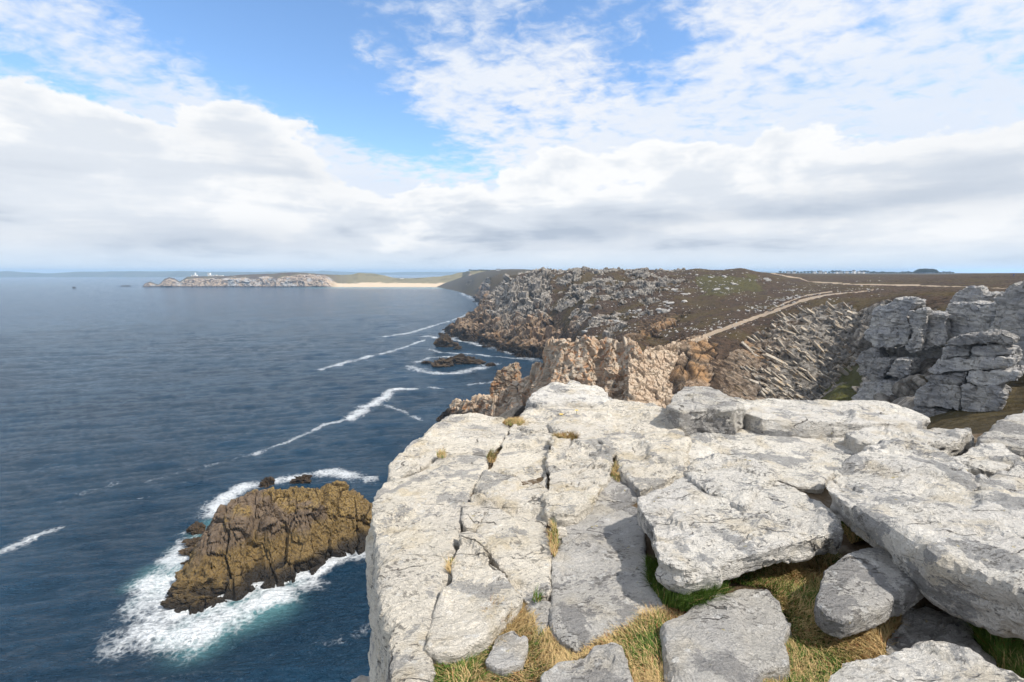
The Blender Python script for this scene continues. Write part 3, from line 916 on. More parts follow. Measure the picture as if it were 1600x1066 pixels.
streak_foam([(690, 652), (730, 628), (760, 618)], 1.6, 0.6)
cz = np.full(len(x), -20.0)
near_c = (r > 140) & (r < 1600) & (np.arctan2(x, y) > math.radians(-12))
cz[near_c] = ground_z(x[near_c], y[near_c])
foam = np.maximum(foam, np.where((r > 140) & (r < 1600), 0.70 * smooth01(cz, -7.0, -0.5) * (0.65 + 0.7 * wob2 + 0.4 * wob), 0))
# surf round the stack
streak_foam([(330, 800), (352, 776), (380, 760), (420, 752), (480, 742), (520, 736), (575, 748)], 2.2, 1.1)
streak_foam([(545, 828), (552, 846), (566, 862), (520, 882), (480, 898)], 1.6, 0.9)
streak_foam([(500, 1000), (540, 990), (575, 975)], 1.6, 0.42)
streak_foam([(255, 952), (275, 970), (310, 980), (345, 964), (395, 945), (440, 925), (480, 905)], 3.4, 1.35)
streak_foam([(190, 985), (240, 992), (300, 990), (350, 975)], 3.0, 0.9)
surf = [(325, 815), (295, 832), (255, 868), (215, 905), (185, 955), (182, 990), (225, 1000), (290, 992), (318, 990), (345, 968), (395, 955), (440, 938), (500, 905), (520, 886), (470, 898), (420, 914), (395, 915), (370, 932), (320, 940), (280, 960), (262, 945), (300, 915), (325, 890), (314, 860)]
sp = seapl(surf)
inside = inpoly(x, y, sp)
ds = polydist(x, y, sp, True) * np.where(inside, 1, -1)
foam = np.maximum(foam, smooth01(ds + wob * 2.6 + wob2 * 3.2, -4.0, 3.2) * (0.74 + 0.5 * wob2))
dstack = polydist(x, y, seapl([(316, 850), (316, 880), (321, 912), (263, 947), (277, 962), (321, 938), (380, 930), (397, 908), (421, 915), (452, 898), (489, 893), (534, 866)]))
foam = np.maximum(foam, 1.15 * np.exp(-(dstack / (2.0 + 1.2 * wob2)) ** 2))
aer = smooth01(ds + wob * 3, -6, 4) * smooth01(fbm(P3 * 0.11, 3, 0.5, 97), -0.1, 0.35) * 0.9
da = polydist(x, y, seapl([(310, 1000), (350, 975), (430, 945)]))
aer = np.maximum(aer, 0.95 * np.exp(-(da / 3.6) ** 2))
db = polydist(x, y, seapl([(515, 449.5), (640, 450), (722, 450)]))
aer = np.maximum(aer, 0.8 * np.exp(-(db / 110) ** 2))
z += smooth01(foam, 0.5, 1.0) * (0.18 + 0.35 * wob2) * (r < 300)
V = np.stack([x, y, z], 1)
me = mesh_np("sea", V, grid_faces(len(th), len(rr))[:, ::-1], True)
fattr(me, 'foam', foam); fattr(me, 'aerated', aer)
obj("sea", me, M_SEA, kind="structure", label="dark blue open sea with streaks of white foam")

# ------------------------------------------------------------------ foreground rocks
PA = (-1.90, 0.03, -0.035)
dg_tmp = bpy.data.objects.new("tmp", bpy.data.meshes.new("tmp"))
COL.objects.link(dg_tmp)
rm = dg_tmp.modifiers.new("r", 'REMESH')
rm.mode = 'VOXEL'
def remesh(V, faces, vox):
    bm = bmesh.new()
    vs_ = [bm.verts.new(tuple(v)) for v in V]
    for fc in faces:
        bm.faces.new([vs_[i] for i in fc])
    bmesh.ops.triangulate(bm, faces=bm.faces[:], ngon_method='EAR_CLIP')
    bmesh.ops.recalc_face_normals(bm, faces=bm.faces[:])
    bm.to_mesh(dg_tmp.data); bm.free()
    rm.voxel_size = vox
    dg_tmp.update_tag()
    bpy.context.view_layer.update()
    ev = dg_tmp.evaluated_get(bpy.context.evaluated_depsgraph_get())
    m = ev.to_mesh()
    P = np.empty(len(m.vertices) * 3); m.vertices.foreach_get('co', P)
    fq = np.empty(len(m.polygons) * 4, np.int32)
    m.loops.foreach_get('vertex_index', fq)
    E = np.empty(len(m.edges) * 2, np.int32); m.edges.foreach_get('vertices', E)
    ev.to_mesh_clear()
    return P.reshape(-1, 3), fq.reshape(-1, 4), E.reshape(-1, 2)

def relax(P, E, it, lam=0.5):
    cnt = np.bincount(E.ravel(), minlength=len(P))[:, None]
    for _ in range(it):
        A = np.zeros_like(P)
        for k in range(3):
            A[:, k] = np.bincount(E[:, 0], P[E[:, 1], k], len(P)) + np.bincount(E[:, 1], P[E[:, 0], k], len(P))
        P = P + lam * (A / np.maximum(cnt, 1) - P)
    return P

def densify(poly, step, closed=True):
    out = []
    for i in range(len(poly) if closed else len(poly) - 1):
        a, b_ = np.array(poly[i]), np.array(poly[(i + 1) % len(poly)])
        k = max(1, int(np.linalg.norm(b_[:2] - a[:2]) / step))
        for j in range(k):
            out.append(a + (b_ - a) * j / k)
    return np.array(out)

def slab(name, pxl, plane, thick, label, mat, vox=0.020, taper=1.0, flare=(0, 0), relief=1.0, cat="rock", seed=0, soft=1, grow=0.026):
    top = densify([WP(a, b_, plane) for a, b_ in pxl], vox * 4)
    tg = np.roll(top, -1, 0) - np.roll(top, 1, 0)
    nn = np.stack([tg[:, 1], -tg[:, 0]], 1); nn /= np.linalg.norm(nn, axis=1, keepdims=True) + 1e-9
    area = 0.5 * np.sum(top[:, 0] * np.roll(top[:, 1], -1) - top[:, 1] * np.roll(top[:, 0], -1))
    top[:, :2] += nn * (grow if area > 0 else -grow)
    top[:, :2] += 0.5 * vox * np.stack([fbm(top * 4 + seed, 3, 0.5, 5), fbm(top * 4 + 9 + seed, 3, 0.5, 6)], 1)
    c = top.mean(0)
    bot = top.copy()
    bot[:, :2] = c[:2] + (top[:, :2] - c[:2]) * taper + np.array(flare) * thick
    bot[:, 2] = top[:, 2] - thick
    k = len(top)
    fc = [list(range(k)), list(range(2 * k - 1, k - 1, -1))] + [[i, (i + 1) % k, k + (i + 1) % k, k + i] for i in range(k)]
    P, q, E = remesh(np.vstack([top, bot]), fc, vox)
    P = relax(P, E, soft)
    N = normals_of(P, q)
    if (N * (P - P.mean(0))).sum(1).mean() < 0:
        N = -N
    fq = rotz(P, math.radians(-28), 0.25)
    low_ = fbm(P * 1.5 + seed, 4, 0.5, 21)
    v1, j1 = blocks(fq / np.array([0.55, 0.26, 0.22]) + seed, 700)
    v2, j2 = blocks(fq / np.array([0.19, 0.085, 0.08]) + seed, 740)
    v0, j0 = blocks(rotz(P, 0.5, -0.3) / np.array([0.95, 0.6, 0.5]) + seed * 1.3, 760)
    pit = fbm(fq * np.array([9., 22., 26.]), 4, 0.6, 31)
    patch = smooth01(fbm(P * 1.1 + seed * 2, 3, 0.5, 44), -0.15, 0.3)
    P = relax(P + N * ((low_ * 0.035 + v0 * 0.066 - 0.012 * smooth01(-j0, -0.03, 0) + v1 * 0.034 * (0.35 + 0.65 * patch)) * relief)[:, None], E, 2, 0.5)
    N2 = normals_of(P, q)
    N = N2 * np.sign((N2 * N).sum(1, keepdims=True) + 1e-9)
    dsp = v1 * 0.010 * patch + v2 * 0.020 * (0.3 + 0.7 * patch) + pit * 0.014 - 0.018 * smooth01(-j1, -0.05, 0) * patch
    P = P + N * (dsp * relief)[:, None]
    o = obj(name, mesh_np(name, P, q, False), mat, label=label, category=cat)
    return o

slabs = [
 ("rock_slab", [(588, 795), (585, 775), (600, 750), (616, 749), (636, 741), (656, 734), (681, 717), (712, 711), (737, 709), (762, 714), (757, 730), (747, 744), (742, 755), (727, 775), (719, 803), (713, 828), (708, 848), (698, 875), (700, 897), (687, 916), (678, 935), (671, 960), (663, 990), (664, 1018), (672, 1045), (660, 1075), (622, 1075), (618, 1047), (611, 963), (602, 901), (592, 835)],
  PA, 3.4, "tall cream slab forming the cliff edge above the sea, dark side face", M_CREAM, dict(flare=(-0.05, 0.02), vox=0.028)),
 ("rock_slab", [(607, 742), (612, 724), (630, 706), (655, 690), (672, 675), (690, 660), (703, 648), (735, 646), (765, 651), (792, 656), (795, 667), (783, 688), (768, 706), (737, 705), (712, 707), (681, 712), (656, 729), (636, 737), (616, 746)],
  (-1.87, 0.05, -0.04), 2.6, "cream slab at far left of the outcrop, beside brown grass tuft", M_CREAM, dict(vox=0.03, flare=(-0.05, 0.04))),
 ("rock_block", [(625, 704), (640, 690), (660, 680), (675, 669), (690, 656), (700, 648), (712, 656), (690, 676), (650, 700)],
  (-2.35, 0.0, -0.04), 1.2, "weathered grey knob below the slab's far left rim over the sea", M_GREYN, dict(vox=0.05)),
 ("rock_slab", [(737, 833), (752, 847), (766, 873), (783, 890), (797, 909), (804, 922), (800, 937), (792, 946), (771, 973), (754, 989), (712, 1012), (690, 1016), (670, 1010), (674, 985), (681, 960), (688, 938), (697, 918), (709, 900), (707, 878), (718, 850), (722, 834)],
  (-1.90, 0.06, -0.015), 0.5, "wedge-shaped cream block with quartz-streaked front, left of dark crack", M_CREAM, dict(relief=0.8)),
 ("rock_block", [(729, 785), (750, 774), (763, 783), (757, 802), (741, 821), (729, 821), (722, 804)], (-1.86, 0.03, -0.035), 0.4, "small cream block wedged in the crack at slab centre", M_CREAM, {}),
 ("rock_slab", [(801, 668), (815, 657), (832, 652), (850, 658), (863, 676), (857, 700), (852, 738), (854, 771), (856, 822), (860, 864), (855, 898), (856, 928), (840, 927), (823, 939), (813, 925), (804, 907), (789, 886), (771, 867), (758, 846), (750, 830), (764, 806), (770, 786), (766, 772), (750, 762), (764, 732), (774, 710), (788, 690)],
  PA, 0.7, "long cream central slab with grey lichen running away from camera", M_CREAM, {}),
 ("rock_block", [(860, 702), (866, 685), (887, 678), (896, 686), (923, 688), (940, 695), (953, 708), (958, 726), (950, 743), (928, 773), (914, 786), (892, 798), (873, 800), (863, 796), (859, 771)],
  (-1.86, 0.03, -0.03), 0.6, "rounded cream block right of the long central slab", M_CREAM, {}),
 ("rock_slab", [(860, 661), (878, 651), (937, 635), (974, 621), (1000, 624), (1022, 629), (1041, 647), (1062, 666), (1076, 682), (1066, 712), (1067, 734), (1030, 750), (1000, 764), (986, 751), (974, 740), (965, 718), (955, 702), (938, 687), (908, 682), (890, 674), (870, 674)],
  (-1.86, 0.05, -0.035), 1.2, "broad pale slab at the top of the outcrop behind rounded block", M_CREAM, dict(vox=0.04)),
 ("boulder", [(828, 624), (836, 610), (868, 601), (895, 594), (915, 598), (940, 608), (966, 621), (937, 630), (900, 629), (865, 628), (843, 630)],
  (-1.62, 0.0, -0.06), 0.75, "humped grey-white boulder crowning the far edge of the outcrop", M_WHITE, dict(vox=0.045, taper=1.05, relief=1.4)),
 ("rock_slab", [(806, 668), (812, 648), (828, 634), (850, 630), (905, 634), (950, 628), (930, 640), (882, 654), (858, 664), (845, 656), (830, 650)], (-1.92, 0.04, -0.035), 0.8, "low pale rock step at the foot of the humped boulder", M_CREAM, dict(vox=0.04)),
 ("rock_slab", [(868, 864), (925, 824), (985, 787), (996, 791), (1002, 817), (1006, 872), (1013, 917), (1038, 952), (1000, 962), (977, 973), (940, 987), (900, 1009), (872, 990), (864, 963), (865, 890)],
  (-1.93, 0.03, -0.03), 0.5, "flat grey-blotched slab left of the dark green tuft", M_GREYN, dict(relief=0.6)),
 ("rock_slab", [(930, 778), (954, 748), (973, 750), (997, 771), (984, 783), (925, 819), (876, 850), (884, 825), (897, 805), (917, 792)],
  (-1.95, 0.03, -0.03), 0.5, "dull grey triangular slab between rounded block and blotched slab", M_GREYN, dict(relief=0.6)),
 ("rock_block", [(862, 806), (880, 808), (884, 818), (880, 832), (866, 834)], (-1.95, 0.03, -0.03), 0.3, "small ochre-stained block in the crack below the rounded block", M_CREAM, {}),
 ("rock_block", [(824, 948), (842, 938), (858, 940), (860, 975), (846, 984), (828, 984)], (-1.95, 0.03, -0.03), 0.3, "small pale block at the foot of the long central slab", M_GREYN, {}),
 ("rock_block", [(764, 1033), (776, 985), (800, 977), (822, 997), (824, 1012), (812, 1032), (780, 1040)], (-1.90, 0.03, -0.03), 0.3, "small grey block half sunk in dry grass at bottom", M_GREYN, dict(relief=0.7)),
 ("rock_slab", [(853, 1052), (875, 1036), (918, 1031), (936, 1007), (958, 1004), (974, 1038), (992, 1085), (850, 1085)], (-1.84, 0.03, -0.03), 0.35, "grey lichen-covered rock at the bottom edge left of centre path of grass", M_GREYN, {}),
 ("rock_slab", [(1046, 980), (1080, 966), (1111, 940), (1136, 927), (1168, 917), (1198, 919), (1214, 938), (1219, 962), (1232, 973), (1217, 995), (1229, 1034), (1189, 1037), (1166, 1064), (1150, 1090), (1046, 1090), (1053, 1040)],
  (-1.80, 0.03, -0.06), 0.4, "smooth beige flat rock at bottom centre with grey lichen stain", M_GREYN, dict(relief=0.55)),
 ("boulder", [(1000, 784), (1030, 768), (1065, 748), (1076, 742), (1108, 768), (1134, 775), (1160, 792), (1174, 770), (1204, 747), (1232, 758), (1270, 779), (1302, 810), (1308, 826), (1250, 842), (1150, 866), (1065, 886), (1036, 872), (1018, 822)],
  (-1.68, 0.0, -0.01), 0.17, "big rough white boulder overhanging the dark green tuft", M_WHITE, dict(taper=0.97, relief=1.0)),
 ("boulder", [(1074, 738), (1087, 721), (1127, 707), (1165, 714), (1192, 729), (1202, 745), (1172, 768), (1159, 789), (1134, 772), (1110, 766)],
  (-1.60, 0.0, -0.02), 0.5, "squarish white block sitting in the notch of the big boulder", M_WHITE, dict(relief=1.2)),
 ("boulder", [(1286, 756), (1302, 736), (1364, 698), (1427, 689), (1483, 712), (1512, 738), (1535, 752), (1490, 775), (1490, 800), (1545, 770), (1600, 752), (1720, 760), (1760, 900), (1740, 985), (1600, 920), (1471, 873), (1395, 823), (1332, 791)],
  (-1.44, 0.0, -0.035), 0.27, "huge overhanging white slab leaning over shadow at right", M_WHITE, dict(taper=0.93, relief=1.3, vox=0.026)),
 ("boulder", [(1487, 712), (1529, 691), (1561, 689), (1592, 709), (1575, 728), (1538, 734), (1512, 726)], (-1.50, 0.0, -0.03), 0.4, "white block behind the earthy crack at far right", M_WHITE, {}),
 ("boulder", [(1530, 775), (1600, 720), (1720, 715), (1720, 752), (1600, 748), (1560, 765)], (-1.47, 0.0, -0.03), 0.4, "pale broken rock at right frame edge above the huge slab", M_WHITE, {}),
 ("boulder", [(1283, 940), (1298, 895), (1334, 866), (1382, 854), (1409, 861), (1439, 886), (1439, 898), (1408, 922), (1368, 945), (1315, 962), (1296, 958)],
  (-1.84, -0.01, 0.04), 0.12, "flat grey boulder propped beneath the huge overhanging slab", M_GREYN, dict(relief=0.6)),
 ("rock_slab", [(1414, 964), (1433, 944), (1508, 949), (1512, 976), (1530, 1008), (1558, 1043), (1490, 1030), (1433, 1030), (1384, 1012), (1388, 994)], (-1.92, 0.0, -0.03), 0.3, "shaded grey rock in front of the dark hollow", M_GREYN, {}),
 ("boulder", [(1292, 1068), (1323, 1040), (1374, 1031), (1430, 1018), (1489, 1021), (1535, 1045), (1596, 1068), (1600, 1110), (1290, 1110)], (-1.72, 0.0, -0.03), 0.4, "rough white boulder cut by the bottom right frame edge", M_WHITE, dict(relief=1.2)),
 ("boulder", [(1044, 634), (1060, 612), (1072, 604), (1112, 606), (1138, 619), (1162, 632), (1150, 640), (1100, 637), (1062, 640)], (-1.60, 0.0, -0.02), 0.6, "upright boulder with dark grey front at the outcrop's back edge", M_GREYN, dict(vox=0.03, taper=1.0)),
 ("rock_slab", [(1142, 621), (1200, 621), (1259, 624), (1334, 626), (1386, 628), (1452, 648), (1440, 657), (1397, 658), (1322, 656), (1260, 655), (1195, 652), (1160, 640)], (-1.76, 0.0, -0.01), 0.5, "long white ledge along the back edge above the gully", M_WHITE, dict(vox=0.04)),
 ("rock_slab", [(1322, 676), (1350, 668), (1412, 661), (1515, 666), (1519, 672), (1499, 688), (1412, 690), (1372, 697), (1345, 690)], (-1.84, 0.0, -0.01), 0.5, "low white ledge in front of the long back ledge", M_WHITE, dict(vox=0.038)),
 ("boulder", [(1534, 690), (1545, 668), (1560, 655), (1600, 640), (1700, 632), (1720, 690), (1600, 700)], (-1.62, 0.0, -0.02), 0.6, "rounded grey boulder at right edge below the crags", M_GREYN, dict(vox=0.04)),
 ("rock_slab", [(1080, 672), (1127, 662), (1187, 667), (1225, 676), (1319, 686), (1368, 699), (1300, 735), (1280, 757), (1244, 755), (1205, 741), (1190, 724), (1142, 702), (1090, 716), (1070, 735), (1071, 706)], (-1.88, 0.0, -0.03), 0.6, "mottled white ramp with black lichen between outcrop and huge slab", M_WHITE, dict(vox=0.036)),
 ("boulder", [(415, 1078), (425, 1066), (445, 1062), (470, 1064), (490, 1078)], (-6.4, 0, 0), 1.6, "pale rock top on the ledge below, bottom edge left", M_GREYN, dict(vox=0.09)),
 ("boulder", [(535, 1085), (548, 1062), (562, 1054), (580, 1053), (592, 1070), (600, 1095)], (-4.9, 0, 0), 1.6, "pale rock on the ledge right below the cliff-edge slab", M_GREYN, dict(vox=0.07)),
]
for i, (nm, pxl, pl, th_, lab, mt, kw) in enumerate(slabs):
    slab(nm, pxl, pl, th_, lab, mt, seed=i * 3.7, **kw)
bpy.data.objects.remove(dg_tmp)

# soil between the rocks (falls away at the headland's rim)
rim = [(0.0, -3), (-0.2, 1.0), (-0.34, 2.4), (-0.62, 4.2), (-0.60, 5.4), (-0.3, 6.8), (0.2, 7.0), (1.2, 7.6), (2.6, 7.2), (4.5, 6.6), (6.0, 6.4), (9.0, 6.6), (14, 8), (14, -3)]
gx = np.arange(-9, 14, 0.05); gy = np.arange(-2.5, 13, 0.05)
GX, GY = np.meshgrid(gx, gy, indexing='ij')
x, y = GX.ravel(), GY.ravel()
ins = inpoly(x, y, rim)
dr = polydist(x, y, rim, True)
P3 = np.stack([x, y, x * 0], 1)
def soil_h(x, y):
    P3 = np.stack([x, y, x * 0], 1)
    return EYE - 1.965 - 0.034 * y + fbm(P3 * 1.3, 4, 0.5, 12) * 0.05 + fbm(P3 * 9, 3, 0.5, 13) * 0.015 + 0.03 * x * (x < 2)
z = soil_h(x, y) - np.where(ins, 0, np.minimum(dr * 9.0, 40)) * (1 + 0.3 * fbm(P3 * 0.8, 3, 0.5, 14))
V = np.stack([x, y, z], 1)
obj("ground", mesh_np("ground", V, grid_faces(len(gx), len(gy)), True), M_SOIL, kind="structure", label="peaty soil between the foreground rocks")

# near cliff under the outcrop
u = np.linspace(0, 1, 120); v = np.linspace(0, 1, 90)
edge = densify([(a, b_, 0) for a, b_ in [(-0.3, -6), (-0.45, 1.0), (-0.62, 2.4), (-0.95, 4.2), (-0.95, 5.4), (-0.6, 6.8), (0.0, 8.0), (1.2, 8.6), (2.6, 7.6), (4.5, 6.6), (6.0, 6.4), (9.0, 6.6), (14, 8), (20, 7)]], 0.3, False)
VV = []
for a in edge:
    nx, ny = (-1.0, 0.25) if a[0] < -0.3 else ((-0.5, 0.8) if a[0] < 1 else (0.05, 1.0))
    for k in v:
        dep = k ** 1.6 * 62
        out = 0.02 + dep * (0.10 if nx < -0.9 else (0.30 if a[0] < 1 else 0.55))
        VV.append((a[0] + nx * out, a[1] + ny * out, EYE - 2.3 - dep))
V = np.array(VV)
q = grid_faces(len(edge), len(v))
N = normals_of(V, q)
v1, _ = blocks(V / np.array([1.8, 1.8, 2.6]), 800)
V = V - np.abs(v1 * 0.5)[:, None] * np.array([-0.7, -0.7, 0]) * 1.0
obj("cliff", mesh_np("cliff", V, q, False), M_CRAG, kind="structure", label="sheer cliff face below the foreground outcrop")

# ------------------------------------------------------------------ crags on the right: stacked, jointed blocks
def prism(pxl, d, back, step, lean=0.0, jig=0.0, seed=0, mat=None, parent=None, relief=1.0, name="rock_block", dz_lean=0.35):
    """a jointed block: face outline at its distance, body running back; fine grid on the face"""
    P2 = np.array(pxl, float)
    ymin, ymax = P2[:, 1].min(), P2[:, 1].max()
    front = np.array([W(a, b_, d - (b_ - ymin) / F * d * dz_lean + jig) for a, b_ in pxl])
    return front

def rock_body(front, back, vox, seed, mat, parent, name="rock_block", relief=1.0, shrink=0.96):
    fr = densify(front, vox * 3)
    c = fr.mean(0)
    bk = c + (fr - c) * shrink + np.array(back)
    k = len(fr)
    fc = [list(range(k)), list(range(2 * k - 1, k - 1, -1))] + [[i, (i + 1) % k, k + (i + 1) % k, k + i] for i in range(k)]
    P, q, E = remesh2(np.vstack([fr, bk]), fc, vox)
    P = relax(P, E, 1, 0.4)
    N = normals_of(P, q)
    if (N * (P - P.mean(0))).sum(1).mean() < 0:
        N = -N
    Q = rotz(P, 0.4, 0.12)
    v1, j1 = blocks(Q / np.array([2.6, 2.6, 0.75]) + seed, 820)
    v2, j2 = blocks(Q / np.array([0.9, 0.9, 0.32]) + seed, 840)
    v4, j4 = blocks(rotz(P, 0.2, -0.15) / np.array([1.3, 1.3, 3.2]) + seed, 860)
    dsp = fbm(P * 0.45 + seed, 3, 0.5, 22) * 0.26 + v1 * 0.28 + v2 * 0.17 + v4 * 0.34 - 0.15 * smooth01(-j1, -0.06, 0) - 0.16 * smooth01(-j4, -0.05, 0)
    P = P + N * (dsp * relief)[:, None]
    return obj(name, mesh_np(name, P, q, False), mat, parent)

dg_tmp = bpy.data.objects.new("tmp", bpy.data.meshes.new("tmp"))
COL.objects.link(dg_tmp)
rm = dg_tmp.modifiers.new("r", 'REMESH')
rm.mode = 'VOXEL'
remesh2 = remesh

def empty(name, loc, label, cat, group=None):
    o = bpy.data.objects.new(name, None)
    COL.objects.link(o)
    o['label'] = label; o['category'] = cat
    if group:
        o['group'] = group
    o.empty_display_size = 0.2
    return o

crag1 = empty("rock_crag", None, "tall grey tower crag with square top beyond the outcrop, right of gully", "crag")
crag2 = empty("rock_crag", None, "nearest grey crag with bright flat cap and cross-jointed face", "crag")
crag3 = empty("rock_crag", None, "grey crag of tilted slabs rising out of the right frame edge", "crag")
crag4 = empty("rock_crag", None, "shadowed lower grey buttress at the foot of the tower crag", "crag")
cr = [
 (crag1, [(1398, 466), (1433, 465), (1434, 474), (1419, 485), (1417, 494), (1423, 513), (1418, 536), (1394, 543), (1372, 545), (1362, 536), (1347, 528), (1358, 504), (1367, 484), (1388, 475)], 72, 7, 0.22),
 (crag1, [(1419, 487), (1448, 483), (1447, 491), (1442, 515), (1442, 543), (1428, 551), (1413, 547), (1424, 531), (1428, 520), (1419, 496)], 70, 6, 0.2),
 (crag1, [(1448, 492), (1469, 490), (1480, 494), (1479, 533), (1464, 541), (1443, 549), (1444, 516)], 71.5, 6, 0.22),
 (crag1, [(1372, 545), (1480, 540), (1482, 590), (1440, 640), (1385, 640), (1365, 590)], 75, 8, 0.3),
 (crag3, [(1472, 492), (1483, 474), (1514, 472), (1562, 473), (1556, 498), (1543, 521), (1507, 522), (1482, 533)], 74, 8, 0.25),
 (crag3, [(1482, 475), (1488, 464), (1500, 452), (1534, 447), (1538, 459), (1555, 459), (1548, 470), (1534, 474)], 77, 6, 0.22),
 (crag3, [(1556, 468), (1574, 456), (1586, 444), (1602, 438), (1680, 428), (1680, 510), (1600, 515), (1545, 521), (1558, 488)], 71, 12, 0.25),
 (crag3, [(1545, 523), (1600, 517), (1690, 512), (1690, 600), (1602, 580), (1586, 576), (1584, 540)], 69, 10, 0.28),
 (crag4, [(1345, 547), (1370, 546), (1373, 560), (1362, 572), (1356, 587), (1342, 588), (1340, 566)], 70, 5, 0.22),
 (crag4, [(1354, 582), (1368, 563), (1392, 562), (1390, 576), (1378, 590), (1373, 606), (1356, 594)], 68, 5, 0.22),
 (crag4, [(1386, 586), (1398, 562), (1426, 563), (1422, 582), (1406, 594)], 67, 5, 0.22),
 (crag4, [(1330, 620), (1345, 602), (1366, 596), (1420, 594), (1440, 604), (1434, 655), (1400, 660), (1336, 660)], 67, 6, 0.28),
 (crag2, [(1479, 536), (1496, 526), (1505, 522), (1563, 520), (1588, 529), (1583, 539), (1536, 537), (1514, 541), (1487, 540)], 46, 5.0, 0.14),
 (crag2, [(1477, 544), (1514, 541), (1515, 556), (1474, 560)], 46.5, 5, 0.14),
 (crag2, [(1516, 541), (1568, 540), (1586, 546), (1581, 556), (1516, 557)], 46.2, 5, 0.14),
 (crag2, [(1460, 564), (1514, 558), (1586, 559), (1581, 574), (1514, 579), (1464, 586), (1447, 580)], 45.5, 6, 0.16),
 (crag2, [(1515, 580), (1559, 580), (1596, 581), (1590, 592), (1559, 603), (1508, 600)], 45.2, 6, 0.14),
 (crag2, [(1446, 589), (1464, 587), (1513, 580), (1506, 600), (1460, 598)], 45.4, 6, 0.14),
 (crag2, [(1438, 604), (1460, 599), (1502, 602), (1500, 643), (1430, 634), (1429, 617)], 44.8, 6, 0.16),
 (crag2, [(1504, 603), (1559, 604), (1572, 618), (1560, 640), (1523, 662), (1502, 643)], 44.5, 6, 0.16),
 (crag2, [(1429, 635), (1498, 645), (1520, 664), (1530, 690), (1450, 690), (1424, 665)], 44.4, 6, 0.18),
]
pillar = empty("rock_pillar", None, "orange leaning rock pillar beside the sea behind the jointed ridge", "rock pillar")
for nm, pl_, dd_ in (("pillar_block", [(765, 622), (764, 612), (770, 594), (778, 580), (803, 567), (806, 577), (808, 602), (790, 612)], 189.5), ("pillar_base", [(760, 655), (764, 622), (790, 612), (809, 602), (814, 655), (800, 690), (755, 690)], 189.0)):
    rock_body([W(a, b_, dd_) for a, b_ in pl_], (2.0, 7.0, -0.5), 0.4, 77.0, M_FIN, pillar, name=nm, relief=2.0)
for i, (par, pl, d, bk, vox) in enumerate(cr):
    ymin = min(b_ for _, b_ in pl)
    pxc = 1510 if par is crag2 else 1440
    fr = [W(a, b_, (d - (b_ - ymin) / F * d * 0.22) * (1 - 0.85 * (a - pxc) / F)) for a, b_ in pl]
    rock_body(fr, (bk * 0.75, bk * 0.6, -0.2), vox, i * 5.3, M_CRAG, par, relief=0.8 if par is crag2 else 1.1)
bpy.data.objects.remove(dg_tmp)

# ------------------------------------------------------------------ warm jointed ridge and pink slabs: every block a part
def chamfer_block(corners, seed, mat, parent, name="rock_block", ch=0.16):
    """corners: 8 points (front quad then back quad) -> chamfered, slightly irregular block"""
    rg = random.Random(seed)
    C = np.array(corners, float)
    c = C.mean(0)
    bm = bmesh.new()
    vs_ = [bm.verts.new(tuple(p_)) for p_ in C]
    for q in ((0, 1, 2, 3), (7, 6, 5, 4), (0, 4, 5, 1), (1, 5, 6, 2), (2, 6, 7, 3), (3, 7, 4, 0)):
        bm.faces.new([vs_[k] for k in q])
    bmesh.ops.recalc_face_normals(bm, faces=bm.faces[:])
    size = min(np.linalg.norm(C[1] - C[0]), np.linalg.norm(C[3] - C[0]))
    bmesh.ops.bevel(bm, geom=bm.edges[:], offset=size * ch, segments=1, affect='EDGES', profile=0.5)
    for v_ in bm.verts:
        v_.co += Vector((rg.uniform(-1, 1), rg.uniform(-1, 1), rg.uniform(-1, 1))) * size * 0.07
    bmesh.ops.triangulate(bm, faces=bm.faces[:])
    me = bpy.data.meshes.new(name)
    bm.to_mesh(me); bm.free()
    return obj(name, me, mat, parent)

ridge = empty("rock_ridge", None, "warm orange-grey jointed rock ridge running down into the sea behind the outcrop", "rock ridge")
crest_l = [(686, 655), (692, 648), (709, 630), (725, 627), (759, 622), (780, 614), (808, 598), (827, 580), (836, 572), (849, 568), (852, 550), (858, 535), (887, 531), (924, 530), (934, 545), (945, 538), (955, 535), (974, 540), (997, 539), (1003, 552), (1016, 560)]
cx_ = np.array([a for a, _ in crest_l], float); cy_ = np.array([b_ for _, b_ in crest_l], float)
def jointed_patch(name, V3, nu, nv, cells, rot, amps, seed, mat, parent):
    """dense rock face: V3 is (nu, nv, 3); joints open, blocks stand proud or back"""
    P = V3.reshape(-1, 3)
    q = grid_faces(nu, nv)
    N = normals_of(P, q)
    if (N[:, 1] - 0.5 * N[:, 2]).mean() > 0:
        N = -N
    Q = rotz(P, *rot)
    Q = Q + fbm(Q * 0.12, 2, 0.5, seed)[:, None] * 0.9
    dsp = np.zeros(len(P))
    for k, (cell, (am, jn, jw)) in enumerate(zip(cells, amps)):
        v_, j_ = blocks(Q / np.array(cell), seed + 10 * k)
        dsp += am * v_ - jn * smooth01(-j_, -jw, 0)
    dsp += fbm(P * 0.7, 4, 0.55, seed + 50) * 0.16
    return obj(name, mesh_np(name, P + N * dsp[:, None], q, False), mat, parent)
cu = np.arange(684, 1018, 0.55)
topc = np.interp(cu, cx_, cy_)
stepn = np.floor(cu / 7.3)
topc = topc + (_h(stepn, stepn * 0, stepn * 0, 5) - 0.5) * 7.0
rows_f = np.linspace(0, 1, 200)
VV = np.zeros((len(cu), 206, 3))
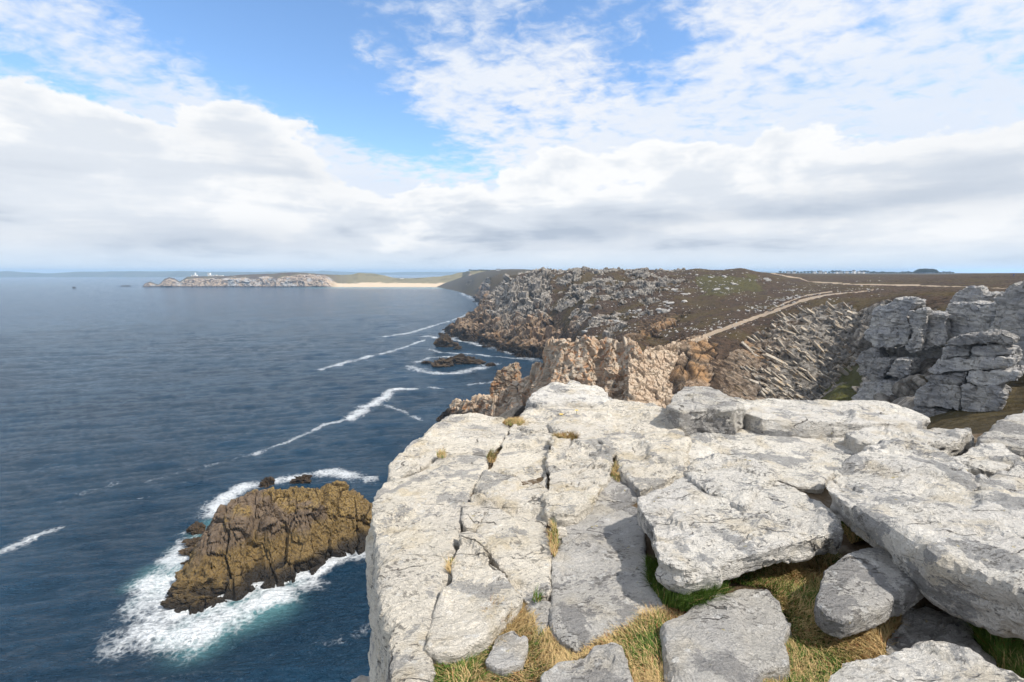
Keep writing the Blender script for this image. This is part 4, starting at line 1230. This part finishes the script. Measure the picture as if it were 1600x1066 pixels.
for i, a in enumerate(cu):
    d0 = np.interp(a, [684, 850, 1012], [192, 168, 154]) + 1.8 * math.sin(a * 0.055) + 1.2 * math.sin(a * 0.17)
    for j, v_ in enumerate(rows_f):
        yy = topc[i] + (715 - topc[i]) * v_
        VV[i, 6 + j] = W(a, yy, d0 - (yy - topc[i]) * 0.20)
    top = VV[i, 6]
    for j, (dy, dz) in enumerate(((24, -40), (14, -14), (8, -4.5), (5.5, -1.2), (3.2, -0.3), (1.4, 0.1))):
        VV[i, j] = top + np.array([dy * 0.12, dy, dz])
jointed_patch("ridge_face", VV, len(cu), 206, [(4.0, 4.6, 11.0), (1.7, 2.0, 3.4), (0.8, 0.8, 1.0)], (math.radians(12), math.radians(6)), [(3.4, 1.2, 0.05), (0.85, 0.45, 0.07), (0.12, 0.06, 0.1)], 1500, M_FIN, ridge)
slabs_p = empty("rock_slope", None, "pinkish slope of diagonal slabs between the jointed ridge and footpath", "rock slope")
cu = np.arange(982, 1132, 0.5); vv_ = np.linspace(0, 1, 230)
VV = np.zeros((len(cu), len(vv_), 3))
for i, a in enumerate(cu):
    yt = np.interp(a, [982, 1003, 1037, 1068, 1100, 1118, 1132], [556, 549, 541, 533, 524, 536, 560])
    for j, v_ in enumerate(vv_):
        yy = yt + (712 - yt) * v_
        d_ = 162 - (yy - 545) * 0.37 + (a - 1040) * 0.10 + 16 * smooth01(np.array([a]), 1096 - (yy - 560) * 0.25, 1124 - (yy - 560) * 0.25)[0]
        VV[i, j] = W(a, yy, d_)
jointed_patch("slab_face", VV, len(cu), len(vv_), [(5.0, 6.0, 2.4), (2.0, 2.4, 1.0), (0.9, 0.9, 0.6)], (math.radians(-24), math.radians(-22)), [(1.7, 0.55, 0.05), (0.75, 0.30, 0.08), (0.2, 0.08, 0.1)], 1700, M_PINK, slabs_p)

# blocks of the sea cliff and hillside crags, and tilted slabs of the gully wall
M_CLIFF, n = material("cliff_block_rock")
p = gpos(n)
c1 = n.noise(p, 0.06, 4, 0.6); c2 = n.noise(n.mapping(p, scale=(1.5, 1.5, 0.5)), 0.6, 6, 0.7, 0.4); c3 = n.noise(p, 1.5, 5, 0.72)
zz = n.n('ShaderNodeSeparateXYZ'); n.put(zz.inputs[0], p)
zw = n.math('ADD', zz.outputs[2], n.math('MULTIPLY', n.math('SUBTRACT', c1, 0.5), 60.0))
cg = n.mix(n.ramp(c2, 0.38, 0.62), (0.40, 0.362, 0.315), (0.155, 0.134, 0.112))
cw = n.mix(n.ramp(c2, 0.38, 0.62), (0.32, 0.225, 0.15), (0.15, 0.095, 0.057))
col = n.mix(n.ramp(zw, 34.0, 22.0), cg, cw)
col = n.mix(n.math('MULTIPLY', n.ramp(c3, 0.56, 0.68), 0.8), col, (0.05, 0.044, 0.038))
col = n.mix(1.0, col, n.mix(n.n('ShaderNodeObjectInfo').outputs['Random'], (0.72, 0.70, 0.68), (1.2, 1.2, 1.2)), 'MULTIPLY')
zt = n.math('ADD', zz.outputs[2], n.math('MULTIPLY', n.math('SUBTRACT', c1, 0.5), 14.0))
col = n.mix(n.ramp(zt, 9.0, 4.0), col, (0.030, 0.022, 0.015))
finish(n, col, 0.92, n.bump(n.math('ADD', c2, n.math('MULTIPLY', c3, 0.5)), 0.9, 0.5), 0.2)
M_GULLY = mat_far_rock("gully_slab_rock", (0.26, 0.225, 0.18), (0.42, 0.385, 0.33), (0.14, 0.105, 0.075), 2.2, ochre=(0.36, 0.25, 0.13))
def proto(seed, w_, d_, h_, mat, jit=0.13):
    rg_ = random.Random(seed)
    bm = bmesh.new()
    bmesh.ops.create_cube(bm, size=1.0)
    bmesh.ops.subdivide_edges(bm, edges=bm.edges[:], cuts=1)
    for v_ in bm.verts:
        v_.co += Vector((rg_.uniform(-1, 1), rg_.uniform(-1, 1), rg_.uniform(-1, 1))) * jit
        tp = 1.0 - 0.12 * max(0.0, v_.co.z)
        v_.co = Vector((v_.co.x * w_ * tp, v_.co.y * d_ * tp, v_.co.z * h_))
    bmesh.ops.triangulate(bm, faces=bm.faces[:])
    me_ = bpy.data.meshes.new("rock_block"); bm.to_mesh(me_); bm.free()
    me_.materials.append(mat)
    return me_
headland = bpy.data.objects["headland"]
cand = np.where((cl | crag) & (rock > 0.55) & (LV[:, 1] > 230) & (LV[:, 1] < 620) & (LV[:, 2] > 1) & (LPY > 431))[0]
cand = rng.permutation(cand)[:9000]
kept = []
for c in cand:
    q = LV[c]
    if all(((q - LV[k]) ** 2).sum() > 5.2 ** 2 for k in kept):
        kept.append(c)
    if len(kept) >= 290:
        break
protos = [proto(50 + k, random.uniform(2.6, 5.2), random.uniform(3, 5), random.uniform(6, 13), M_CLIFF, 0.07) for k in range(16)]
for c in kept:
    o = obj("rock_block", protos[int(rng.integers(16))], None, headland)
    k = rng.uniform(0.65, 1.15)
    o.location = LV[c] + np.array([0, 1.0, -1.6])
    o.scale = (k, k, k * rng.uniform(0.7, 1.1) * (0.55 if crag[c] else 1.0))
    o.rotation_euler = (rng.normal(0, 0.08), 0.16 + rng.normal(0, 0.07), math.radians(-28) + rng.normal(0, 0.12))
gully = empty("gully_wall", None, "dark gully wall of tilted pale slabs below the footpath", "rock face")
cand = rng.permutation(np.where(gf & (LPX > 1165) & (LV[:, 1] > 130) & (LV[:, 1] < 205))[0])[:6000]
kept = []
for c in cand:
    q = LV[c]
    if all(((q - LV[k]) ** 2).sum() > 1.6 ** 2 for k in kept):
        kept.append(c)
    if len(kept) >= 298:
        break
gp = [proto(90 + k, random.uniform(3.0, 6.5), random.uniform(1.4, 2.4), random.uniform(0.5, 1.0), M_GULLY, 0.1) for k in range(12)]
for c in kept:
    o = obj("rock_slab", gp[int(rng.integers(12))], None, gully)
    k = float(np.clip(rng.lognormal(-0.45, 0.35), 0.35, 0.95))
    o.location = LV[c] + np.array([0, 0, 0.0])
    o.scale = (k * rng.uniform(0.7, 1.5), k * rng.uniform(0.7, 1.1), k * rng.uniform(0.7, 1.5))
    o.rotation_euler = (0.35 + rng.normal(0, 0.14), 0.60 + rng.normal(0, 0.14), math.radians(-12) + rng.normal(0, 0.2))

# ------------------------------------------------------------------ pale stones scattered over the heath
def stone_mesh(seed):
    bm = bmesh.new()
    bmesh.ops.create_icosphere(bm, subdivisions=1, radius=1.0)
    rg_ = random.Random(seed)
    for v_ in bm.verts:
        v_.co *= rg_.uniform(0.62, 1.15)
        v_.co.z *= 0.62
    me = bpy.data.meshes.new("heath_stone")
    bm.to_mesh(me); bm.free()
    me.materials.append(M_STONE)
    return me
sm = [stone_mesh(k) for k in range(8)]
zones = [([(1040, 425), (1200, 421), (1240, 430), (1180, 450), (1060, 470)], 95, 0.9), ([(1150, 500), (1230, 440), (1290, 455), (1180, 495)], 70, 0.55),
         ([(960, 470), (1060, 440), (1080, 470), (1000, 505)], 60, 0.9), ([(1090, 520), (1160, 480), (1240, 462), (1180, 505)], 45, 0.5), ([(900, 500), (960, 490), (980, 520), (910, 530)], 30, 0.8)]
pool = []
for poly, k, s_ in zones:
    idx = np.where(inpoly(LPX, LPY, poly) & (LV[:, 1] > 150) & (LV[:, 1] < 520))[0]
    wts = fbm(LV[idx] * 0.06, 3, 0.5, 111)
    idx = idx[wts > -0.05]
    ch = rng.choice(idx, min(k, len(idx)), replace=False)
    for c in ch:
        pool.append((c, s_ * rng.lognormal(0, 0.45)))
for c, s_ in pool:
    o = obj("heath_stone", sm[int(rng.integers(8))], None, label="pale stone lying in the brown heather of the far hillside", category="stone", group="pale stones strewn over the heath")
    o.location = LV[c] + np.array([0, 0, 0.1])
    o.scale = (s_ * rng.uniform(0.8, 1.5), s_ * rng.uniform(0.8, 1.4), s_ * rng.uniform(0.7, 1.1))
    o.rotation_euler = (rng.uniform(-.3, .3), rng.uniform(-.3, .3), rng.uniform(0, 6.28))
# far smaller stones: too many to tell apart
idx = np.where((LV[:, 1] > 160) & (LV[:, 1] < 480) & (LROCK < 0.3) & (LPX > 930) & (LPX < 1380) & (LPY < 530))[0]
wts = fbm(LV[idx] * 0.05, 4, 0.55, 112) + smooth01(LPX[idx], 1300, 1050) * 0.15
idx = idx[wts > 0.05]
ch = rng.choice(idx, min(900, len(idx)), replace=False)
base_v = np.array([(1, 0, 0), (0, 1, 0), (-1, 0.2, 0), (0.1, -1, 0), (0.1, 0.1, 0.8)]); base_f = np.array([(0, 1, 4), (1, 2, 4), (2, 3, 4), (3, 0, 4)])
VV = []; FF = []
for k, c in enumerate(ch):
    s_ = rng.lognormal(-1.05, 0.4); a_ = rng.uniform(0, 6.28)
    R2 = np.array([[math.cos(a_), -math.sin(a_), 0], [math.sin(a_), math.cos(a_), 0], [0, 0, 1]])
    VV.append((base_v * rng.uniform(0.6, 1.3, (5, 3))) @ R2.T * s_ + LV[c]); FF.append(base_f + 5 * k)
obj("stone_litter", mesh_np("stone_litter", np.vstack(VV), np.vstack(FF)), M_STONE, kind="stuff", label="countless small pale stones littering the heath")

# ------------------------------------------------------------------ far buildings, trees, walker
M_WALL = plain("white_render_wall", (0.78, 0.77, 0.74)); M_ROOF = plain("slate_roof", (0.10, 0.105, 0.12)); M_PANE = plain("dark_window", (0.03, 0.035, 0.04), 0.3)
def box(name, c, s_, mat, parent=None, rot=0.0):
    bm = bmesh.new()
    bmesh.ops.create_cube(bm, size=1.0)
    for v_ in bm.verts:
        v_.co = Vector((v_.co.x * s_[0], v_.co.y * s_[1], v_.co.z * s_[2]))
    bmesh.ops.rotate(bm, verts=bm.verts[:], cent=(0, 0, 0), matrix=__import__('mathutils').Matrix.Rotation(rot, 3, 'Z'))
    for v_ in bm.verts:
        v_.co += Vector(c)
    me = bpy.data.meshes.new(name); bm.to_mesh(me); bm.free()
    return obj(name, me, mat, parent)
def house(base, wdt, dep, hgt, rot, label, group=None):
    e = empty("house", None, label, "house", group)
    x0, y0, z0 = base
    box("wall", (x0, y0, z0 + hgt * 0.5 - 1.0), (wdt, dep, hgt + 2.0), M_WALL, e, rot)
    bm = bmesh.new()
    c, s_ = math.cos(rot), math.sin(rot)
    hw, hd = wdt * 0.52, dep * 0.56
    P = [(-hw, -hd, hgt), (hw, -hd, hgt), (hw, hd, hgt), (-hw, hd, hgt), (-hw, 0, hgt * 1.7), (hw, 0, hgt * 1.7)]
    vs_ = [bm.verts.new((x0 + a * c - b_ * s_, y0 + a * s_ + b_ * c, z0 + d_ + 0.02)) for a, b_, d_ in P]
    for q in ((0, 1, 5, 4), (3, 4, 5, 2), (0, 4, 3), (1, 2, 5), (0, 3, 2, 1)):
        bm.faces.new([vs_[k] for k in q])
    me = bpy.data.meshes.new("roof"); bm.to_mesh(me); bm.free()
    obj("roof", me, M_ROOF, e)
    for k in (-0.28, 0.05, 0.32):
        lx, ly = k * wdt, -dep / 2 - 0.05
        box("window", (x0 + lx * c - ly * s_, y0 + lx * s_ + ly * c, z0 + hgt * 0.55), (wdt * 0.1, 0.12, hgt * 0.35), M_PANE, e, rot)
    return e
hs = [(1268, 5.6), (1277, 6.5), (1284, 4.6), (1302, 6), (1309, 5), (1318, 6), (1329, 9), (1336, 5.5), (1343, 6), (1228, 5), (1236, 6)]
for k, (a, hh) in enumerate(hs):
    d = 1500 + rng.uniform(-120, 220)
    house(((a - 800) / F * d, d, 55.0 + rng.uniform(0, 2.5)), rng.uniform(6, 10), 6.5, hh * 0.6, rng.uniform(-0.5, 0.5), "tiny white house in the far village on the plateau horizon", "white houses of the far village")
g = W(779, 423.5, 1650)
house((g[0], g[1], g[2] - 0.5), 13, 9, 4.6, 0.3, "lone dark-roofed house on the skyline above the beach hill")
# semaphore on the peninsula
def far_at(a, b_, d=2045):
    return W(a, b_, d)
g = far_at(304, 431.6)
e = empty("signal_station", None, "white signal station with short mast tower at the peninsula's left end", "building")
box("wall", (g[0], g[1], g[2] + 1.5), (22, 10, 7), M_WALL, e)
box("tower", (g[0] + 4, g[1], g[2] + 8), (4.5, 4.5, 9), M_WALL, e)
box("mast", (g[0] + 4, g[1], g[2] + 15), (0.9, 0.9, 6), M_WALL, e)
box("window", (g[0] - 5, g[1] - 5.05, g[2] + 2.5), (3, 0.2, 2), M_PANE, e)
g = far_at(330, 431.4)
e = empty("fort_building", None, "larger white fort building with square tower on the peninsula", "building")
box("wall", (g[0] + 8, g[1], g[2] + 1), (34, 12, 7), M_WALL, e)
box("tower", (g[0] - 6, g[1] - 2, g[2] + 6), (10, 9, 12), M_WALL, e)
box("parapet", (g[0] - 6, g[1] - 2, g[2] + 12.4), (11.5, 10.5, 1.2), M_WALL, e)
for k in (2, 10, 18):
    box("window", (g[0] + k, g[1] - 6.05, g[2] + 2), (2.4, 0.2, 2), M_PANE, e)
g = far_at(345, 431.2)
e = empty("annex_building", None, "low white annex right of the fort on the peninsula", "building")
box("wall", (g[0], g[1], g[2] + 0.5), (20, 8, 4.5), M_WALL, e)
box("roof", (g[0], g[1], g[2] + 3.0), (21, 9, 0.5), M_WALL, e)
g = W(628, 435.8, 2230)
e = empty("beach_house", None, "small white building standing behind the sandy beach", "building")
box("wall", (g[0], g[1], g[2] + 1.5), (16, 8, 5), M_WALL, e)
box("roof", (g[0], g[1], g[2] + 4.6), (17, 9, 1.2), M_ROOF, e)

M_LEAF, n = material("far_foliage")
finish(n, n.mix(n.noise(gpos(n), 0.25, 4, 0.7), (0.020, 0.032, 0.012), (0.060, 0.078, 0.030)), 0.9, None, 0.1)
M_BARK = plain("bark", (0.09, 0.065, 0.045))
def tree_mesh(seed, flat=0.75):
    rg_ = np.random.default_rng(seed)
    n_ = 520
    u = rg_.normal(size=(n_, 3)); u /= np.linalg.norm(u, axis=1, keepdims=True)
    r = rg_.uniform(0.45, 1.0, n_) ** 0.5
    lob = 1 + 0.35 * fbm(u * 2.2 + seed, 3, 0.5, seed)
    C = u * (r * lob)[:, None] * np.array([1, 1, flat]) + np.array([0, 0, 1.15])
    C = C[C[:, 2] > 0.25]
    VV = []; FF = []
    for k, c in enumerate(C):
        a = rg_.normal(size=3); a /= np.linalg.norm(a)
        b_ = np.cross(a, rg_.normal(size=3)); b_ /= np.linalg.norm(b_)
        s_ = rg_.uniform(0.07, 0.15)
        VV += [c + a * s_, c + b_ * s_, c - a * s_, c - b_ * s_]; FF.append([4 * k, 4 * k + 1, 4 * k + 2, 4 * k + 3])
    crown = mesh_np("crown", np.array(VV), np.array(FF)); crown.materials.append(M_LEAF)
    bm = bmesh.new()
    bmesh.ops.create_cone(bm, cap_ends=True, segments=7, radius1=0.11, radius2=0.05, depth=1.3)
    bmesh.ops.translate(bm, verts=bm.verts[:], vec=(0, 0, 0.5))
    tr_ = bpy.data.meshes.new("trunk"); bm.to_mesh(tr_); bm.free(); tr_.materials.append(M_BARK)
    return crown, tr_
tms = [tree_mesh(k) for k in range(4)]
def tree(base, s_, label, group, k):
    e = empty("tree", None, label, "tree", group)
    for nm, me_ in (("crown", tms[k % 4][0]), ("trunk", tms[k % 4][1])):
        o = obj(nm, me_, None, e)
    e.location = base; e.scale = (s_ * rng.uniform(1.0, 1.4), s_ * rng.uniform(1.0, 1.4), s_)
    e.rotation_euler = (0, 0, rng.uniform(0, 6))
k = 0
for a in list(np.linspace(1424, 1456, 11)) + list(np.linspace(1429, 1450, 7)):
    d = 1480 + rng.uniform(-40, 60); hgt = np.interp(a, [1422, 1430, 1452, 1458], [3.5, 8.0, 8.0, 3.5])
    tree(((a - 800) / F * d, d, 54.5), hgt * rng.uniform(0.8, 1.05), "tree of the dark grove standing up from the plateau horizon", "trees of the dark grove", k); k += 1
for a in list(np.linspace(1355, 1422, 16)) + list(np.linspace(1458, 1482, 6)):
    d = 1520 + rng.uniform(-60, 60)
    tree(((a - 800) / F * d, d, 54.5), rng.uniform(2.6, 4.2), "low tree in the hedge line beside the dark grove", "low hedge-line trees on the plateau", k); k += 1
for a in np.linspace(1215, 1350, 26):
    d = 1780 + rng.uniform(-80, 120)
    tree(((a - 800) / F * d, d, 55), rng.uniform(3.0, 5.6), "tree in the hazy belt around the far village", "trees round the far village", k); k += 1
for a in np.linspace(734, 764, 11):
    d = 1690 + rng.uniform(-20, 20)
    g = W(a, 423.2, d)
    tree((g[0], g[1], g[2] - 1.5), rng.uniform(2.4, 3.4), "low dark tree on the crest above the beach hill", "trees on the beach hill crest", k); k += 1
for a in np.linspace(795, 845, 12):
    d = 1450 + rng.uniform(-60, 60)
    g = W(a, 424.5, d)
    tree((g[0], g[1], g[2] - 1.0), rng.uniform(1.6, 3.0), "low bush on the skyline left of the cliff top", "bushes on the cliff skyline", k); k += 1

# walker on the plateau
M_COAT = plain("blue_coat", (0.03, 0.07, 0.22)); M_SKIN = plain("skin", (0.45, 0.28, 0.2))
me = bpy.data.meshes.new("person")
jn = [(0, 0, 0.95), (0, 0, 1.2), (0, 0, 1.42), (0, 0, 1.52), (0, -0.02, 1.66), (0, -0.02, 1.76), (-0.2, 0, 1.40), (-0.28, 0.03, 1.12), (-0.26, -0.1, 0.88), (0.2, 0, 1.40), (0.28, -0.03, 1.12), (0.26, 0.08, 0.88),
      (-0.1, 0, 0.9), (-0.12, -0.12, 0.5), (-0.12, -0.1, 0.06), (-0.12, -0.22, 0.03), (0.1, 0, 0.9), (0.12, 0.1, 0.5), (0.12, 0.22, 0.08), (0.12, 0.1, 0.03)]
ed = [(0, 1), (1, 2), (2, 3), (3, 4), (4, 5), (2, 6), (6, 7), (7, 8), (2, 9), (9, 10), (10, 11), (0, 12), (12, 13), (13, 14), (14, 15), (0, 16), (16, 17), (17, 18), (18, 19)]
rad = [0.16, 0.17, 0.16, 0.06, 0.10, 0.08, 0.08, 0.06, 0.045, 0.08, 0.06, 0.045, 0.1, 0.075, 0.05, 0.04, 0.1, 0.075, 0.05, 0.04]
me.from_pydata(jn, ed, [])
person = obj("person", me, M_COAT, label="walker in blue coat standing on the plateau skyline at far right", category="person")
sk = person.modifiers.new("skin", 'SKIN')
for v_, r_ in zip(me.skin_vertices[0].data if me.skin_vertices else [], rad):
    v_.radius = (r_, r_)
if not me.skin_vertices:
    pass
else:
    me.skin_vertices[0].data[0].use_root = True
person.modifiers.new("sub", 'SUBSURF').levels = 1
d = 305
xw = (1577 - 800) / F * d
person.location = (xw, d, ground_z(xw, d)[0] + 0.2)
person.scale = (1.1, 1.1, 1.1)

# ------------------------------------------------------------------ grass
def grass_patch(name, pxl, dens, hmin, hmax, green, red, label, lift=0.0, seed=0, rest=0.5, plane_z=None):
    """blades rooted on the soil inside an outline; green = share of green blades"""
    rg_ = np.random.default_rng(seed + 100)
    def soil_hit(a, b_):
        z_ = EYE - 1.98
        for _ in range(4):
            q = WZ(a, b_, z_)
            z_ = soil_h(np.array([q[0]]), np.array([q[1]]))[0] + lift
        return q[:2]
    poly = [tuple(soil_hit(a, min(b_, 1110))) for a, b_ in pxl]
    xs = [a for a, _ in poly]; ys = [b_ for _, b_ in poly]
    area = (max(xs) - min(xs)) * (max(ys) - min(ys))
    n_ = int(area * dens)
    bx = rg_.uniform(min(xs), max(xs), n_); by = rg_.uniform(min(ys), max(ys), n_)
    k = inpoly(bx, by, poly)
    bx, by = bx[k], by[k]
    n_ = len(bx)
    if n_ == 0:
        return
    P3 = np.stack([bx, by, bx * 0], 1)
    clump = fbm(P3 * 5.0, 3, 0.5, 120 + seed)
    tintn = fbm(P3 * 2.6 + 4, 3, 0.5, 130 + seed)
    bz = soil_h(bx, by) + lift * 0.8 - 0.01
    h = rg_.uniform(hmin, hmax, n_) * (1 + 0.7 * clump)
    az = rg_.uniform(0, 6.283, n_) * 0.55 + 6.283 * fbm(P3 * 1.7, 2, 0.5, 140 + seed)
    lean = rg_.uniform(0.15, 1.0, n_) * (0.55 + rest)
    wd = rg_.uniform(0.0016, 0.0036, n_)
    tint = np.where(rg_.uniform(0, 1, n_) < np.clip(green + tintn * 0.9, 0.03, 0.97), rg_.uniform(0, 0.44, n_), rg_.uniform(0.62, 0.88, n_))
    tint = np.where(rg_.uniform(0, 1, n_) < red, 0.97, tint)
    ts = np.array([0, 0.35, 0.7, 1.0])
    Vs = []; al = []
    sx, sy = -np.sin(az), np.cos(az)
    for t_ in ts:
        out = h * lean * t_ ** 1.7
        up = h * (t_ - 0.38 * lean * t_ ** 2)
        cxp, cyp, czp = bx + np.cos(az) * out, by + np.sin(az) * out, bz + up
        ww = wd * (1 - t_ * 0.9)
        Vs.append(np.stack([cxp - sx * ww, cyp - sy * ww, czp], 1)); Vs.append(np.stack([cxp + sx * ww, cyp + sy * ww, czp], 1))
        al += [np.full(n_, t_)] * 2
    V = np.stack(Vs, 1).reshape(-1, 3)
    b0 = (np.arange(n_) * 8)[:, None, None]
    q = np.array([[0, 1, 3, 2], [2, 3, 5, 4], [4, 5, 7, 6]])[None] + b0
    me = mesh_np(name, V, q.reshape(-1, 4), True)
    fattr(me, 'tint', np.repeat(tint, 8)); fattr(me, 'along', np.stack(al, 1).ravel())
    obj(name, me, M_GRASS, kind="stuff", label=label)
grass_patch("grass", [(665, 1045), (690, 1022), (755, 995), (775, 975), (800, 950), (812, 938), (825, 948), (840, 988), (865, 990), (900, 1012), (940, 990), (990, 970), (1042, 955), (1052, 975), (1046, 1000), (1052, 1090), (660, 1090)], 30000, 0.02, 0.055, 0.20, 0.03, "dry tan grass with green shoots between the rocks at bottom left", 0.02, 1, 0.8)
grass_patch("grass", [(1008, 872), (1030, 880), (1050, 896), (1110, 896), (1135, 900), (1140, 918), (1105, 945), (1065, 950), (1035, 938), (1014, 912)], 48000, 0.07, 0.13, 0.97, 0.0, "thick dark green grass tuft under the big white boulder", 0.08, 2, 0.3)
grass_patch("grass", [(1040, 945), (1100, 945), (1080, 966), (1046, 978), (1030, 962)], 22000, 0.02, 0.05, 0.1, 0.5, "strip of reddish low plants below the dark green tuft", 0.02, 9, 0.8)
grass_patch("grass", [(1120, 905), (1200, 882), (1290, 862), (1312, 868), (1288, 900), (1282, 945), (1300, 978), (1370, 952), (1402, 930), (1420, 955), (1388, 1000), (1382, 1030), (1322, 1040), (1290, 1090), (1160, 1090), (1190, 1037), (1232, 1034), (1219, 995), (1236, 973), (1220, 950), (1202, 916), (1165, 912)], 30000, 0.025, 0.065, 0.26, 0.04, "mixed green and straw-coloured grass between boulders at lower right", 0.02, 3, 0.75)
grass_patch("grass", [(1508, 962), (1545, 945), (1600, 950), (1680, 980), (1700, 1100), (1600, 1075), (1556, 1036), (1527, 1000)], 36000, 0.07, 0.14, 0.90, 0.02, "dark green grass in the shade at lower right corner", 0.04, 4, 0.4)
grass_patch("grass", [(1310, 815), (1335, 808), (1365, 838), (1330, 848)], 30000, 0.04, 0.08, 0.9, 0.0, "small green grass patch in the hollow behind the big boulder", 0.02, 5, 0.4)
grass_patch("grass", [(1640, 960), (1720, 800), (1760, 720), (2000, 700), (2500, 760), (2700, 1000), (2300, 1100), (1700, 1100)], 3500, 0.05, 0.12, 0.35, 0.02, "rough grass on open ground right of the boulders", 0.02, 6, 0.7)
for k, (a, b_, rx, ry, gcol, lab) in enumerate([(802, 658, 18, 5, 0.05, "brown grass tuft at the far rim of the outcrop"), (690, 709, 8, 4, 0.05, "small brown tuft in the left slab's crack"), (768, 712, 8, 8, 0.2, "dark tuft in the crack junction of left slabs"),
     (966, 738, 10, 14, 0.45, "grass in the crack right of the rounded block"), (866, 842, 7, 26, 0.35, "upright dry grass in the crack beside the long central slab"), (839, 931, 9, 6, 0.9, "green moss cushion at the foot of the long central slab"),
     (778, 955, 22, 14, 0.08, "reddish brown litter in the hollow below the dark crack"), (915, 787, 7, 5, 0.8, "small green tuft under the rounded block"), (704, 882, 7, 9, 0.1, "dry brown tuft in the left crack"), (1285, 676, 40, 4, 0.5, "thin grass line under the long back ledge"), (885, 680, 22, 5, 0.1, "brown grass in the seam behind the rounded block")]):
    ang = np.linspace(0, 6.28, 9)[:-1]
    grass_patch("grass", [(a + rx * math.cos(t_), b_ + ry * math.sin(t_)) for t_ in ang], 16000, 0.03, 0.08, gcol, 0.08, lab, 0.09, 20 + k, 0.5)

# yellow flowers on the far rim
M_PETAL = plain("yellow_petal", (0.85, 0.55, 0.03)); M_STEM = plain("stem", (0.06, 0.10, 0.03))
for a, b_, lab in ((877, 648, "tiny yellow flower at the foot of the humped boulder"), (901, 642, "second tiny yellow flower, right of the first by the humped boulder")):
    g = WP(a, b_, (-1.80, 0.05, -0.035))
    e = empty("flower", None, lab, "flower")
    bm = bmesh.new()
    for k in range(7):
        t0 = k * 6.283 / 7
        c0 = bm.verts.new((g[0], g[1], g[2] + 0.0))
        pts_ = [bm.verts.new((g[0] + 0.03 * math.cos(t0 + o_), g[1] + 0.03 * math.sin(t0 + o_), g[2] + 0.008)) for o_ in (-0.3, 0.3)]
        bm.faces.new([c0] + pts_)
    me = bpy.data.meshes.new("petals"); bm.to_mesh(me); bm.free()
    obj("petals", me, M_PETAL, e)
    box("stem", (g[0], g[1], g[2] - 0.06), (0.005, 0.005, 0.12), M_STEM, e)

# ------------------------------------------------------------------ sea air
bm = bmesh.new()
bmesh.ops.create_cube(bm, size=1.0)
for v_ in bm.verts:
    v_.co = Vector((v_.co.x * 30000, v_.co.y * 30000, -27 if v_.co.z < 0 else 110))
me = bpy.data.meshes.new("haze"); bm.to_mesh(me); bm.free()
M_HAZE = bpy.data.materials.new("sea_haze")
M_HAZE.use_nodes = True
nt = M_HAZE.node_tree
nt.nodes.clear()
pv = nt.nodes.new('ShaderNodeVolumePrincipled')
pv.inputs['Color'].default_value = (0.52, 0.74, 1.0, 1)
pv.inputs['Density'].default_value = 0.00013
pv.inputs['Anisotropy'].default_value = 0.0
om = nt.nodes.new('ShaderNodeOutputMaterial')
nt.links.new(pv.outputs[0], om.inputs['Volume'])
obj("haze", me, M_HAZE, kind="stuff", label="thin sea haze over the whole coast")
